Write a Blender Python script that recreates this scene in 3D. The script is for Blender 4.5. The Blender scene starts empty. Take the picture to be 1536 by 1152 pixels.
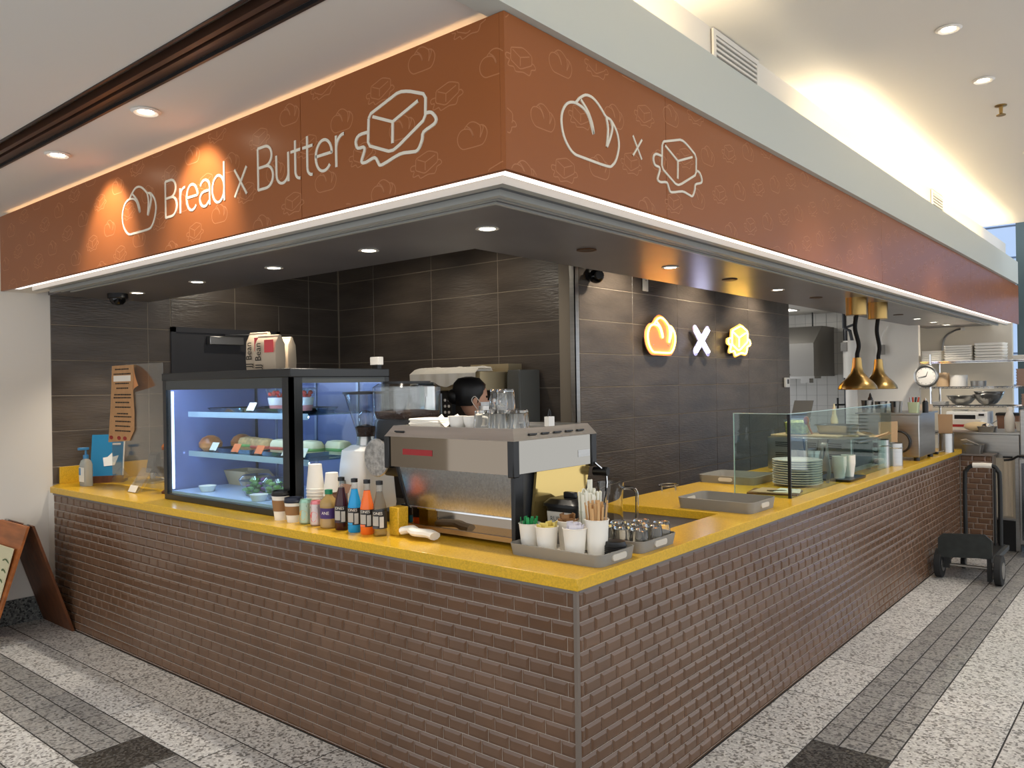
import bpy, math, random
from mathutils import Vector, Matrix
random.seed(7)
R_ = math.radians
scene = bpy.context.scene
COL = scene.collection

# ------------------------------------------------------------------ camera
cam = bpy.data.cameras.new('camera'); camo = bpy.data.objects.new('camera', cam); COL.objects.link(camo)
cam.sensor_width = 36.0; cam.lens = 28.173; cam.clip_start = .05; cam.clip_end = 200
rt = Vector((0.766740, 0.641764, -0.015764)); dn = Vector((-0.012548, -0.009569, -0.999875)); fw = Vector((-0.641835, 0.766843, 0.000716))
camo.matrix_world = Matrix(((rt.x, -dn.x, -fw.x, 1.58698), (rt.y, -dn.y, -fw.y, -2.21985), (rt.z, -dn.z, -fw.z, 1.6), (0, 0, 0, 1)))
scene.camera = camo

# ------------------------------------------------------------------ world and exposure
w = bpy.data.worlds.new('hall_daylight'); scene.world = w; w.use_nodes = True
bg = w.node_tree.nodes['Background']; bg.inputs[0].default_value = (.93, .96, 1, 1); bg.inputs[1].default_value = 1.3
vs = scene.view_settings
vs.view_transform = 'Standard'; vs.look = 'None'; vs.gamma = 1; vs.use_curve_mapping = False; vs.exposure = 0.2

def lamp(kind, name, loc, energy, col=(1, 1, 1), target=None, **k):
    l = bpy.data.lights.new(name, kind); l.energy = energy; l.color = col
    for a, b in k.items(): setattr(l, a, b)
    o = bpy.data.objects.new(name, l); COL.objects.link(o); o.location = loc
    if target is not None:
        o.rotation_euler = (Vector(target) - Vector(loc)).to_track_quat('-Z', 'Y').to_euler()
    return o

# ------------------------------------------------------------------ materials
def lin(c):
    return tuple(((x / 255) / 12.92 if x / 255 <= .04045 else ((x / 255 + .055) / 1.055) ** 2.4) for x in c) + (1,)
MATS = {}
def mat(name, col=(200, 200, 200), rough=.5, metal=0, spec=.5, noise=0, nscale=(8, 8, 8), bump=0, bscale=None, emit=None, estr=0, trans=0, ior=1.45, coat=0, col2=None, rnd=0, detail=4):
    if name in MATS: return MATS[name]
    m = bpy.data.materials.new(name); m.use_nodes = True; MATS[name] = m
    nt = m.node_tree; n = nt.nodes; lk = nt.links; b = n['Principled BSDF']
    c = lin(col)
    b.inputs['Base Color'].default_value = c; b.inputs['Roughness'].default_value = rough; b.inputs['Metallic'].default_value = metal
    b.inputs['Specular IOR Level'].default_value = spec; b.inputs['IOR'].default_value = ior; b.inputs['Transmission Weight'].default_value = trans
    b.inputs['Coat Weight'].default_value = coat
    if emit: b.inputs['Emission Color'].default_value = lin(emit); b.inputs['Emission Strength'].default_value = estr
    src = None
    if noise or bump:
        g = n.new('ShaderNodeNewGeometry'); mp = n.new('ShaderNodeMapping'); lk.new(g.outputs['Position'], mp.inputs[0]); mp.inputs['Scale'].default_value = nscale
        tx = n.new('ShaderNodeTexNoise'); tx.inputs['Scale'].default_value = 1; tx.inputs['Detail'].default_value = detail; lk.new(mp.outputs[0], tx.inputs['Vector'])
        if noise:
            rp = n.new('ShaderNodeValToRGB'); lk.new(tx.outputs[0], rp.inputs[0])
            c2 = lin(col2) if col2 else tuple(min(1, x * (1 + noise)) for x in c[:3]) + (1,)
            c1 = c if col2 else tuple(x * (1 - noise) for x in c[:3]) + (1,)
            rp.color_ramp.elements[0].position = .35; rp.color_ramp.elements[0].color = c1
            rp.color_ramp.elements[1].position = .65; rp.color_ramp.elements[1].color = c2
            src = rp.outputs[0]
        if bump:
            t2 = tx
            if bscale:
                mp2 = n.new('ShaderNodeMapping'); lk.new(g.outputs['Position'], mp2.inputs[0]); mp2.inputs['Scale'].default_value = bscale
                t2 = n.new('ShaderNodeTexNoise'); t2.inputs['Scale'].default_value = 1; t2.inputs['Detail'].default_value = 3; lk.new(mp2.outputs[0], t2.inputs['Vector'])
            bp = n.new('ShaderNodeBump'); bp.inputs['Strength'].default_value = bump; bp.inputs['Distance'].default_value = .01
            lk.new(t2.outputs[0], bp.inputs['Height']); lk.new(bp.outputs[0], b.inputs['Normal'])
    if rnd:
        oi = n.new('ShaderNodeObjectInfo'); mr = n.new('ShaderNodeMapRange'); lk.new(oi.outputs['Random'], mr.inputs[0])
        mr.inputs[3].default_value = 1 - rnd; mr.inputs[4].default_value = 1 + rnd
        mx = n.new('ShaderNodeMix'); mx.data_type = 'RGBA'; mx.blend_type = 'MULTIPLY'; mx.inputs[0].default_value = 1
        if src: lk.new(src, mx.inputs[6])
        else: mx.inputs[6].default_value = c
        lk.new(mr.outputs[0], mx.inputs[7]); src = mx.outputs[2]
    if src: lk.new(src, b.inputs['Base Color'])
    return m
def granite(name, c0, c1, c2, rough=.35):
    m = mat(name, c1, rough, rnd=0); nt = m.node_tree; n = nt.nodes; lk = nt.links; b = n['Principled BSDF']
    g = n.new('ShaderNodeNewGeometry'); v = n.new('ShaderNodeTexVoronoi'); v.inputs['Scale'].default_value = 95; lk.new(g.outputs['Position'], v.inputs['Vector'])
    sp = n.new('ShaderNodeSeparateColor'); lk.new(v.outputs['Color'], sp.inputs[0])
    rp = n.new('ShaderNodeValToRGB'); e = rp.color_ramp.elements; rp.color_ramp.interpolation = 'CONSTANT'
    e[0].position = 0; e[0].color = lin(c0); e[1].position = .22; e[1].color = lin(c1); x = e.new(.62); x.color = lin(c2)
    lk.new(sp.outputs[0], rp.inputs[0])
    oi = n.new('ShaderNodeObjectInfo'); mr = n.new('ShaderNodeMapRange'); lk.new(oi.outputs['Random'], mr.inputs[0]); mr.inputs[3].default_value = .93; mr.inputs[4].default_value = 1.07
    mx = n.new('ShaderNodeMix'); mx.data_type = 'RGBA'; mx.blend_type = 'MULTIPLY'; mx.inputs[0].default_value = 1
    lk.new(rp.outputs[0], mx.inputs[6]); lk.new(mr.outputs[0], mx.inputs[7]); lk.new(mx.outputs[2], b.inputs['Base Color'])
    return m
def glassmat(name, tint=(235, 245, 242), refl=1.0, rough=.01):
    if name in MATS: return MATS[name]
    m = bpy.data.materials.new(name); m.use_nodes = True; MATS[name] = m
    nt = m.node_tree; n = nt.nodes; lk = nt.links; n.remove(n['Principled BSDF'])
    t = n.new('ShaderNodeBsdfTransparent'); t.inputs[0].default_value = lin(tint)
    g = n.new('ShaderNodeBsdfGlossy'); g.inputs['Roughness'].default_value = rough
    lw = n.new('ShaderNodeLayerWeight'); lw.inputs[0].default_value = .5
    pw = n.new('ShaderNodeMath'); pw.operation = 'POWER'; pw.inputs[1].default_value = 4.0; lk.new(lw.outputs['Facing'], pw.inputs[0])
    mu = n.new('ShaderNodeMath'); mu.operation = 'MULTIPLY_ADD'; mu.inputs[1].default_value = .55 * refl; mu.inputs[2].default_value = .035 * refl; lk.new(pw.outputs[0], mu.inputs[0])
    x = n.new('ShaderNodeMixShader'); lk.new(mu.outputs[0], x.inputs[0]); lk.new(t.outputs[0], x.inputs[1]); lk.new(g.outputs[0], x.inputs[2])
    lk.new(x.outputs[0], n['Material Output'].inputs[0]); return m
def glow(name, col, s): return mat(name, col, .5, emit=col, estr=s)

WHITE = mat('white_paint', (226, 220, 210), .6); CREAM = mat('cream_paint', (222, 212, 194), .6); CEIL = mat('ceiling_paint', (226, 222, 214), .8)
BULK = mat('bulkhead_paint', (196, 198, 188), .6)
SIGN = mat('sign_laminate', (150, 87, 45), .33, spec=.4); SIGNP = mat('sign_print', (176, 116, 76), .33); SIGNW = mat('sign_lettering', (226, 218, 200), .4)
SOFF = mat('soffit_panel', (112, 109, 110), .33, spec=.5, noise=.1, nscale=(2, 2, 2)); RAIL = mat('shutter_rail', (176, 176, 170), .4); RAILD = mat('shutter_groove', (92, 94, 98), .35)
YEL = mat('yellow_quartz', (218, 172, 46), .22, noise=.12, nscale=(160, 160, 160), spec=.5)
TILE = mat('brown_bevel_tile', (106, 79, 60), .16, spec=.55, noise=.08, nscale=(5, 5, 5), rnd=.08); GROUT = mat('grey_grout', (186, 174, 162), .8)
DTILE = mat('dark_slate_tile', (82, 73, 65), .3, spec=.7, noise=.22, nscale=(2.2, 2.2, 9), bump=.35, bscale=(14, 14, 110)); DGROUT = mat('tile_joint', (146, 134, 118), .8)
WTILE = mat('white_wall_tile', (222, 220, 214), .25); WGROUT = mat('white_tile_joint', (186, 184, 180), .8)
STEEL = mat('brushed_steel', (176, 174, 170), .28, metal=1, noise=.06, nscale=(3, 3, 60)); CHROME = mat('polished_chrome', (205, 205, 205), .06, metal=1); DSTEEL = mat('dull_steel', (150, 147, 142), .4, metal=.9)
BLACK = mat('black_plastic', (22, 22, 23), .35); DGREY = mat('dark_grey_metal', (58, 60, 64), .4); RUBBER = mat('black_rubber', (30, 30, 30), .7)
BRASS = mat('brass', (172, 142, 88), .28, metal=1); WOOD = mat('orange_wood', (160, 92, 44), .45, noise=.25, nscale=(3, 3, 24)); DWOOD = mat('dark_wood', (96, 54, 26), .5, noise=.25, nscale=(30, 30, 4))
PAPER = mat('white_paper', (240, 234, 222), .7); KRAFT = mat('kraft_paper', (186, 142, 98), .8, noise=.06, nscale=(30, 30, 30)); CARD = mat('brown_card', (196, 166, 130), .8)
CERAM = mat('white_ceramic', (238, 234, 226), .2); TRAY = mat('grey_tray', (142, 138, 130), .45); TRAYIN = mat('tray_liner', (206, 198, 184), .5)
GLASS = glassmat('clear_glass'); GLASSG = mat('drinking_glass', (250, 250, 248), .02, trans=1, ior=1.4); PLASTIC = glassmat('clear_plastic', (246, 247, 246), 2.2, .1); WINGLASS = glassmat('window_glass', (225, 238, 244))
WHITEP = mat('white_plastic', (232, 228, 220), .35)
INK = mat('black_ink', (34, 28, 24), .7)

# ------------------------------------------------------------------ mesh helpers
WL = {}
class MB:
    def __init__(s): s.v = []; s.f = []
    def add(s, vs, fs):
        k = len(s.v); s.v += [tuple(x) for x in vs]; s.f += [tuple(i + k for i in f) for f in fs]; return s
    def box(s, a, b):
        x0, x1 = sorted((a[0], b[0])); y0, y1 = sorted((a[1], b[1])); z0, z1 = sorted((a[2], b[2]))
        return s.add([(x0, y0, z0), (x1, y0, z0), (x1, y1, z0), (x0, y1, z0), (x0, y0, z1), (x1, y0, z1), (x1, y1, z1), (x0, y1, z1)],
                     [(0, 3, 2, 1), (4, 5, 6, 7), (0, 1, 5, 4), (1, 2, 6, 5), (2, 3, 7, 6), (3, 0, 4, 7)])
    def loft(s, rings, c0=True, c1=True, closed=True):
        n = len(rings[0]); vs = [p for r in rings for p in r]; fs = []
        for i in range(len(rings) - 1):
            for j in range(n if closed else n - 1):
                k = (j + 1) % n; fs.append((i * n + j, i * n + k, (i + 1) * n + k, (i + 1) * n + j))
        if c0: fs.append(tuple(range(n))[::-1])
        if c1: fs.append(tuple(range((len(rings) - 1) * n, len(rings) * n)))
        return s.add(vs, fs)
    def lathe(s, prof, c=(0, 0, 0), n=20, c0=True, c1=True):
        rings = [[(c[0] + r * math.cos(2 * math.pi * j / n), c[1] + r * math.sin(2 * math.pi * j / n), c[2] + z) for j in range(n)] for r, z in prof]
        return s.loft(rings, c0, c1)
    def cyl(s, p0, p1, r0, r1=None, n=14, cap=True):
        r1 = r0 if r1 is None else r1
        return s.tube([p0, p1], r0, n, radii=[r0, r1], cap=cap)
    def tube(s, pts, r, n=8, closed=False, radii=None, cap=True):
        P = [Vector(p) for p in pts]; rings = []; m = len(P); up = None
        for i in range(m):
            if closed: t = P[(i + 1) % m] - P[i - 1]
            else: t = P[min(i + 1, m - 1)] - P[max(i - 1, 0)]
            t.normalize()
            if up is None: up = Vector((0, 0, 1)) if abs(t.z) < .9 else Vector((1, 0, 0))
            a = t.cross(up)
            if a.length < 1e-4: a = t.orthogonal()
            a.normalize(); b = a.cross(t); up = b
            rr = radii[i] if radii else r
            rings.append([tuple(P[i] + a * rr * math.cos(2 * math.pi * j / n) + b * rr * math.sin(2 * math.pi * j / n)) for j in range(n)])
        if closed: rings.append(rings[0])
        return s.loft(rings, cap and not closed, cap and not closed)
    def prism(s, pts, vec):
        n = len(pts); q = [tuple(Vector(p) + Vector(vec)) for p in pts]
        return s.add(list(pts) + q, [tuple(range(n))[::-1], tuple(range(n, 2 * n))] + [(i, (i + 1) % n, n + (i + 1) % n, n + i) for i in range(n)])
    def ell(s, c, r, n=16, m=10):
        rings = [[(c[0] + r[0] * math.sin(a) * math.cos(2 * math.pi * j / n), c[1] + r[1] * math.sin(a) * math.sin(2 * math.pi * j / n), c[2] - r[2] * math.cos(a)) for j in range(n)] for a in [math.pi * (i + .02) / (m + .04) for i in range(m + 1)]]
        return s.loft(rings)
    def ribbon(s, pts, wd, h, f, closed=False):
        m = len(pts); L = []; Rr = []
        for i in range(m):
            if closed: a, b = pts[i - 1], pts[(i + 1) % m]
            else: a, b = pts[max(i - 1, 0)], pts[min(i + 1, m - 1)]
            tx, ty = b[0] - a[0], b[1] - a[1]; d = math.hypot(tx, ty) or 1; nx, ny = -ty / d * wd / 2, tx / d * wd / 2
            L.append((pts[i][0] + nx, pts[i][1] + ny)); Rr.append((pts[i][0] - nx, pts[i][1] - ny))
        vs = [f(*p, h) for p in L] + [f(*p, h) for p in Rr] + [f(*p, 0) for p in L] + [f(*p, 0) for p in Rr]; fs = []
        for i in range(m if closed else m - 1):
            k = (i + 1) % m
            fs += [(i, k, m + k, m + i), (i, 2 * m + i, 2 * m + k, k), (m + i, m + k, 3 * m + k, 3 * m + i)]
        return s.add(vs, fs)
    def mesh(s, name, m, sharp=35):
        me = bpy.data.meshes.new(name); me.from_pydata(s.v, [], s.f); me.validate(); me.materials.append(m)
        me.shade_smooth(); me.set_sharp_from_angle(angle=R_(sharp)); return me
    def o(s, name, m, parent=None, local=False, bev=0, fix=False, sharp=35):
        if parent is not None and not local:
            l = WL.get(parent.name, (0, 0, 0)); s.v = [(x - l[0], y - l[1], z - l[2]) for x, y, z in s.v]
        me = s.mesh(name, m, sharp)
        if fix:
            import bmesh
            bm = bmesh.new(); bm.from_mesh(me); bmesh.ops.recalc_face_normals(bm, faces=bm.faces); bm.to_mesh(me); bm.free()
        return link(name, me, parent, bev)
def link(name, me, parent=None, bev=0):
    o = bpy.data.objects.new(name, me); COL.objects.link(o)
    if parent is not None: o.parent = parent; WL[o.name] = WL.get(parent.name, (0, 0, 0))
    if bev:
        b = o.modifiers.new('bevel', 'BEVEL'); b.width = bev; b.segments = 2; b.limit_method = 'ANGLE'
    return o
def tag(o, label, cat, group=None, kind=None):
    o['label'] = label; o['category'] = cat
    if group: o['group'] = group
    if kind: o['kind'] = kind
    return o
def thing(name, label, cat, loc=(0, 0, 0), rz=0, group=None, kind=None):
    o = bpy.data.objects.new(name, None); COL.objects.link(o); o.empty_display_size = .05
    o.location = loc; o.rotation_euler = (0, 0, rz); WL[o.name] = tuple(loc); return tag(o, label, cat, group, kind)
def dup(o, loc, rz=0, label=None, group=None, scale=None, parent=None):
    c = o.copy(); COL.objects.link(c)
    if parent is None:
        c.location = loc; c.rotation_euler = (0, 0, rz); WL[c.name] = tuple(loc)
        if label: c['label'] = label
        if group: c['group'] = group
        if scale: c.scale = scale
    else: c.parent = parent
    for ch in list(o.children): dup(ch, None, parent=c)
    return c
def struct(name, mb, m, label, cat, **k): return tag(mb.o(name, m, **k), label, cat, kind='structure')
def rrect(w, d, r, n=5, z=0, cx=0, cy=0):
    P = []
    for (sx, sy, a0) in ((1, 1, 0), (-1, 1, 90), (-1, -1, 180), (1, -1, 270)):
        for i in range(n + 1):
            a = R_(a0 + 90 * i / n); P.append((cx + sx * (w / 2 - r) + r * math.cos(a), cy + sy * (d / 2 - r) + r * math.sin(a), z))
    return P
def smooth(pts, k=5, closed=False):
    n = len(pts); out = []
    for i in range(n if closed else n - 1):
        g = lambda j: pts[j % n] if closed else pts[max(0, min(n - 1, j))]
        p0, p1, p2, p3 = g(i - 1), g(i), g(i + 1), g(i + 2)
        for q in range(k):
            t = q / k
            out.append(tuple(.5 * (2 * b + (c - a) * t + (2 * a - 5 * b + 4 * c - d) * t * t + (3 * b - a - 3 * c + d) * t ** 3) for a, b, c, d in zip(p0, p1, p2, p3)))
    if not closed: out.append(tuple(pts[-1]))
    return out
def textmesh(s, size, m, f, name='lettering', parent=None, align='CENTER', local=True, thick=0):
    cu = bpy.data.curves.new('lettering', 'FONT'); cu.body = s; cu.size = size; cu.align_x = align; cu.align_y = 'CENTER'; cu.resolution_u = 3
    ob = bpy.data.objects.new('lettering', cu); COL.objects.link(ob); bpy.context.view_layer.update()
    me = bpy.data.meshes.new_from_object(ob); bpy.data.objects.remove(ob)
    mb = MB(); mb.add([f(v.co.x, v.co.y) for v in me.vertices], [tuple(p.vertices) for p in me.polygons])
    return mb.o(name, m, parent, local=local)
ORD = ['first', 'second', 'third', 'fourth', 'fifth', 'sixth', 'seventh', 'eighth', 'ninth', 'tenth', 'eleventh', 'twelfth']

# ================================================================== SETTING
XL = -4.62
# ---- floor with pavers
fl = tag(MB().box((-4.77, -3.8, -.12), (3.8, 12, -.0012)).o('floor', mat('floor_joint', (58, 55, 52), .9)), 'speckled grey granite floor paved in light and dark bands', 'floor', kind='structure')
GL = granite('light_granite', (126, 122, 117), (196, 193, 188), (220, 217, 212)); GM = granite('mid_granite', (96, 94, 92), (146, 143, 139), (168, 165, 160)); GD = granite('dark_granite', (46, 45, 43), (66, 64, 60), (92, 89, 84), .25)
PV = {}
def paver(x0, x1, y0, y1, m):
    g = .0036; wx, wy = round(x1 - x0, 4), round(y1 - y0, 4); key = (wx, wy, m.name)
    if key not in PV:
        mb = MB(); a, b, t = wx / 2 - g, wy / 2 - g, .0008
        mb.loft([[(-a, -b, -.012), (a, -b, -.012), (a, b, -.012), (-a, b, -.012)], [(-a, -b, -t), (a, -b, -t), (a, b, -t), (-a, b, -t)], [(-a + t, -b + t, 0), (a - t, -b + t, 0), (a - t, b - t, 0), (-a + t, b - t, 0)]], False, True)
        PV[key] = mb.mesh('paver', m, 20)
    o = link('paver', PV[key], fl); o.location = ((x0 + x1) / 2, (y0 + y1) / 2, 0)
def field(x0, x1, y0, y1, w, h, m, alongx=True, off=.5):
    if alongx:
        y = y1; r = 0
        while y > y0 + .01:
            ya = max(y0, y - h); x = x1 + (w * off if r % 2 else 0)
            while x > x0 + .01:
                a, b = max(x0, x - w), min(x, x1)
                if b - a > .02: paver(a, b, ya, y, m)
                x -= w
            y -= h; r += 1
    else:
        x = x0; r = 0
        while x < x1 - .01:
            xb = min(x1, x + h); y = y0 - (w * off if r % 2 else 0)
            while y < y1 - .01:
                a, b = max(y0, y), min(y + w, y1)
                if b - a > .02: paver(x, xb, a, b, m)
                y += w
            x += h; r += 1
field(-4.62, .30, -.48, 0, .8, .24, GL)
field(-4.62, -2.13, -.80, -.48, .21, .1067, GM); field(-1.82, .30, -.80, -.48, .21, .1067, GM); paver(-2.13, -1.82, -.80, -.48, GD)
field(-4.62, .30, -1.60, -.80, .5, .20, GL)
field(0, .305, 0, 6.0, .62, .305, GL, False)
field(.305, .635, 1.36, 6.6, .22, .11, GM, False); paver(.305, .635, 1.04, 1.36, GD); field(.305, .635, -.48, 1.04, .30, .33, GM, False)
field(.635, 2.3, .2, 7.4, .9, .333, GL, False); field(-.1, .305, 6.0, 7.2, .6, .405, GL, False)

# ---- white wall on the left with granite skirting
struct('wall_left', MB().box((XL - .15, -3.6, 0), (XL, .06, 2.8)).box((XL, .03, 0), (-4.452, .06, .897)), WHITE, 'plain white painted wall at the far left beside the counter end', 'wall')
struct('baseboard_left', MB().box((XL - .01, -3.6, 0), (XL + .012, .0, .17)), granite('skirting_granite', (50, 52, 52), (92, 94, 92), (120, 122, 118)), 'dark speckled granite skirting under the white wall', 'skirting')
# ---- dark tiled walls: backing plane plus one object per tile
DT = {}
def dtile(parent, w, h, axis, pos):
    key = (round(w, 3), round(h, 3))
    if key not in DT:
        g, t = .0024, .002; a, b = w / 2 - g, h / 2 - g
        DT[key] = MB().loft([[(-a, 0, -b), (a, 0, -b), (a, 0, b), (-a, 0, b)], [(-a, -.001, -b), (a, -.001, -b), (a, -.001, b), (-a, -.001, b)], [(-a + t, -.003, -b + t), (a - t, -.003, -b + t), (a - t, -.003, b - t), (-a + t, -.003, b - t)]], False, True).mesh('wall_tile', DTILE, 20)
    o = link('wall_tile', DT[key], parent); o.location = pos
    if axis == 'x': o.rotation_euler = (0, 0, R_(90))
def tilewall(parent, axis, plane, u0, u1, z0, z1, ustart, zstart, pu=.755, pz=.2545, hole=None):
    k0 = math.floor((u0 - ustart) / pu); j0 = math.floor((z0 - zstart) / pz)
    u = ustart + k0 * pu
    while u < u1 - .005:
        a, b = max(u, u0), min(u + pu, u1); z = zstart + j0 * pz
        while z < z1 - .005:
            c, d = max(z, z0), min(z + pz, z1)
            segs = [(a, b, c, d)]
            if hole:
                ha, hb, hz = hole
                if c < hz and a < hb and b > ha:
                    segs = []
                    if a < ha: segs.append((a, ha, c, d))
                    if b > hb: segs.append((hb, b, c, d))
                    if d > hz: segs.append((max(a, ha), min(b, hb), hz, d))
            for (a2, b2, c2, d2) in segs:
                if b2 - a2 > .01 and d2 - c2 > .01:
                    dtile(parent, b2 - a2, d2 - c2, axis, (plane, (a2 + b2) / 2, (c2 + d2) / 2) if axis == 'x' else ((a2 + b2) / 2, plane, (c2 + d2) / 2))
            z += pz
        u += pu
YB = 2.62; XN = -1.85
wt = struct('wall_side', MB().box((XL - .15, .06, 0), (XL - .0, YB + .1, 2.9)), DGROUT, 'dark slate tiled side wall with the grey door and menu in front', 'wall')
tilewall(wt, 'x', XL, .06, YB - .01, .94, 2.78, .765, 1.317, hole=(.95, 1.95, 2.10))
wb = struct('wall_back', MB().box((XL, YB, 0), (XN - .01, YB + .1, 2.9)), DGROUT, 'dark slate tiled back wall behind the coffee machines', 'wall')
tilewall(wb, 'y', YB, XL + .01, XN - .02, .6, 2.78, -4.105, 1.317)
wn = struct('wall_right', MB().box((XN - .14, YB - .005, 0), (XN, 6.82, 2.9)), DGROUT, 'dark slate tiled wall carrying the three neon signs', 'wall')
tilewall(wn, 'x', XN, YB + .02, 6.82, .3, 2.78, 3.43, 1.317)
tag(MB().box((XN - .03, YB - .02, 0), (XN + .016, YB - .012, 2.79)).box((XN + .010, YB - .02, 0), (XN + .016, YB + .03, 2.79)).o('trim_1', STEEL), 'upright steel corner guard on the edge of the dark tiled walls', 'trim', kind='structure')
# ---- door
dr = thing('door_1', 'dark grey flush door with a closer in the tiled side wall', 'door', (XL, 1.45, 0), kind='structure')
DOORM = mat('door_paint', (62, 62, 66), .45)
MB().box((XL - .02, .97, 0), (XL + .004, 1.93, 2.07)).o('door_leaf', DOORM, dr)
fr = MB(); fr.box((XL - .01, .945, 0), (XL + .018, .985, 2.105)); fr.box((XL - .01, 1.915, 0), (XL + .018, 1.955, 2.105)); fr.box((XL - .01, .945, 2.065), (XL + .018, 1.955, 2.105)); fr.o('door_frame', DOORM, dr)
cl = MB().box((XL + .01, 1.25, 1.97), (XL + .07, 1.56, 2.04)).o('door_closer', STEEL, dr, bev=.004)
MB().tube([(XL + .05, 1.40, 2.05), (XL + .16, 1.62, 2.055), (XL + .02, 1.78, 2.06)], .009, 6).o('closer_arm', DGREY, cl)
# ---- low ceiling, slot, bulkhead, high ceiling
ZC = 2.80
struct('ceiling', MB().box((XL - .15, -3.6, ZC), (-.33, -.84, ZC + .15)).box((XL - .15, -.69, ZC), (-.33, -.2, ZC + .15)).box((-.33, -3.6, ZC), (-.10, -.84, ZC + .011)).box((-.33, -.69, ZC), (-.10, -.2, ZC + .011)), CEIL, 'low beige ceiling over the left walkway', 'ceiling')
sl = thing('ceiling_slot', 'black linear slot with brown rails running across the low ceiling', 'ceiling slot', (-2.3, -.765, ZC), kind='structure')
MB().box((XL, -.85, 2.93), (-.33, -.68, 2.96)).box((XL, -.85, ZC - .004), (-.11, -.838, 2.811)).box((XL, -.692, ZC - .004), (-.11, -.68, 2.811)).o('slot_housing', BLACK, sl)
SLB = mat('slot_rail', (70, 46, 34), .4)
for y in (-.725, -.765, -.705): MB().box((XL, y - .011, 2.81), (-.34, y + .011, 2.845)).o('slot_rail', SLB, sl)
struct('trim_2', MB().box((-.10, -3.6, 2.775), (0, 9.72, 3.056)), BULK, 'pale grey-green bulkhead band running above the right sign face', 'bulkhead')
struct('ceiling', MB().box((-.2, -3.6, 3.37), (3.6, 8.6, 3.5)), CEIL, 'high pale ceiling over the right corridor washed by cove light', 'ceiling')
struct('wall_cove', MB().box((-.32, -3.6, 2.813), (-.2, 10.2, 3.37)).box((-.2, -3.6, 2.813), (-.1, 9.72, 2.82)).box((-.2, -3.6, 2.955), (-.12, 9.72, 2.965)), WHITE, 'white upstand wall behind the light cove', 'wall')
# cove LED strips
LEDW = glow('cove_led', (255, 236, 200), 52)
for i, (a, b, wd) in enumerate(((-3.5, 1.1, 'near'), (2.7, 8.5, 'far'))):
    tag(MB().box((-.175, a, 2.968), (-.145, b, 2.985)).o('cove_light_strip', LEDW), 'warm light strip hidden in the ceiling cove, %s run' % wd, 'light strip')
# vents in upstand
def vent(y0, y1, lab):
    t = thing('air_vent', lab, 'vent', (-.2, (y0 + y1) / 2, 3.20), group='cove air vents')
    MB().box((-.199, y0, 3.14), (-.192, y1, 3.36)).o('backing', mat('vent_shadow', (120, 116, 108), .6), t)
    f = MB()
    f.box((-.192, y0, 3.335), (-.182, y1, 3.362)).box((-.192, y0, 3.13), (-.182, y1, 3.15)).box((-.192, y0, 3.15), (-.182, y0 + .03, 3.335)).box((-.192, y1 - .03, 3.15), (-.182, y1, 3.335)); f.o('frame', WHITE, t)
    for k in range(7): MB().box((-.193, y0 + .03, 3.16 + k * .026), (-.183, y1 - .03, 3.172 + k * .026)).o('slat', WHITE, t)
vent(1.50, 2.06, 'white slatted air vent above the bread and butter icons'); vent(6.05, 6.5, 'white slatted air vent farthest along the cove')

# ---- recessed lights
def eyeball(loc, aim, lab, e, grp='gimbal downlights', col=(1, .86, .68), size=50):
    t = thing('recessed_spotlight', lab, 'downlight', loc, group=grp)
    MB().lathe([(.028, -.001), (.058, -.001), (.062, -.005), (.05, -.012), (.034, -.006), (.034, .03), (.026, .03)], n=24, c0=False, c1=False).o('trim_ring', WHITEP, t, local=True)
    MB().lathe([(.0305, -.004), (.02, -.009), (.004, -.010)], n=20).o('lamp', glow('spot_bulb', (255, 240, 215), 25), t, local=True)
    lamp('SPOT', 'spot', (loc[0], loc[1], loc[2] - .03), e, col, aim, spot_size=R_(size), spot_blend=.6, shadow_soft_size=.03)
for i, x in enumerate((-.87, -1.81, -2.75, -3.69)):
    if i in (1, 2): eyeball((x, -.58, ZC), (x - .05, -.29, 2.42), ['', 'tilted gimbal downlight in low ceiling above the word Bread', 'tilted gimbal downlight in low ceiling farther left near the slot'][i], 28, size=84)
for y, l in ((2.33, 'gimbal downlight in high ceiling nearest the camera'), (3.25, 'gimbal downlight in high ceiling next to the sprinkler head'), (5.25, 'gimbal downlight in high ceiling at the right photo edge')):
    eyeball((.70, y, 3.37), (.35, y + .3, 0), l, 45, size=80, col=(1, .95, .88))
sp = thing('sprinkler_head', 'small brass sprinkler head hanging from high ceiling', 'sprinkler', (.70, 3.85, 3.37))
MB().lathe([(.035, 0), (.035, -.006), (.012, -.01), (.010, -.05), (.006, -.055)]).o('body', BRASS, sp, local=True); MB().lathe([(.004, -.05), (.028, -.062), (.028, -.066), (.004, -.066)]).o('deflector', BRASS, sp, local=True)
# ================================================================== SIGN
XS, YS, Z0, Z1 = -.03, -.30, 2.277, 2.773
struct('wall_fascia', MB().box((XL, -.25, 2.30), (-.09, -.12, ZC)).box((-.20, -.25, 2.30), (-.08, 9.9, ZC)), CREAM, 'cream fascia wall carrying the orange sign', 'wall')
struct('wall_fascia', MB().prism([(XL, -.262, 2.296), (-.06, -.262, 2.296), (-.06, 9.9, 2.296), (-.31, 9.9, 2.296), (-.31, -.02, 2.296), (XL, -.02, 2.296)], (0, 0, .004)), WHITE, 'white lit strip under the orange sign', 'soffit strip')
SG = thing('shop_sign', 'long orange-brown corner sign with white lettering and bread and butter icons', 'sign', (-2.2, YS, Z0))
def seamed(a, b, fn):
    for (u, v) in zip(a[:-1], a[1:]): fn(u, v)
for u, v in ((-4.46, -1.10), (-1.097, XS - .0205)): MB().box((u, YS, Z0), (v, YS + .02, Z1)).o('sign_panel', SIGN, SG)
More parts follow.
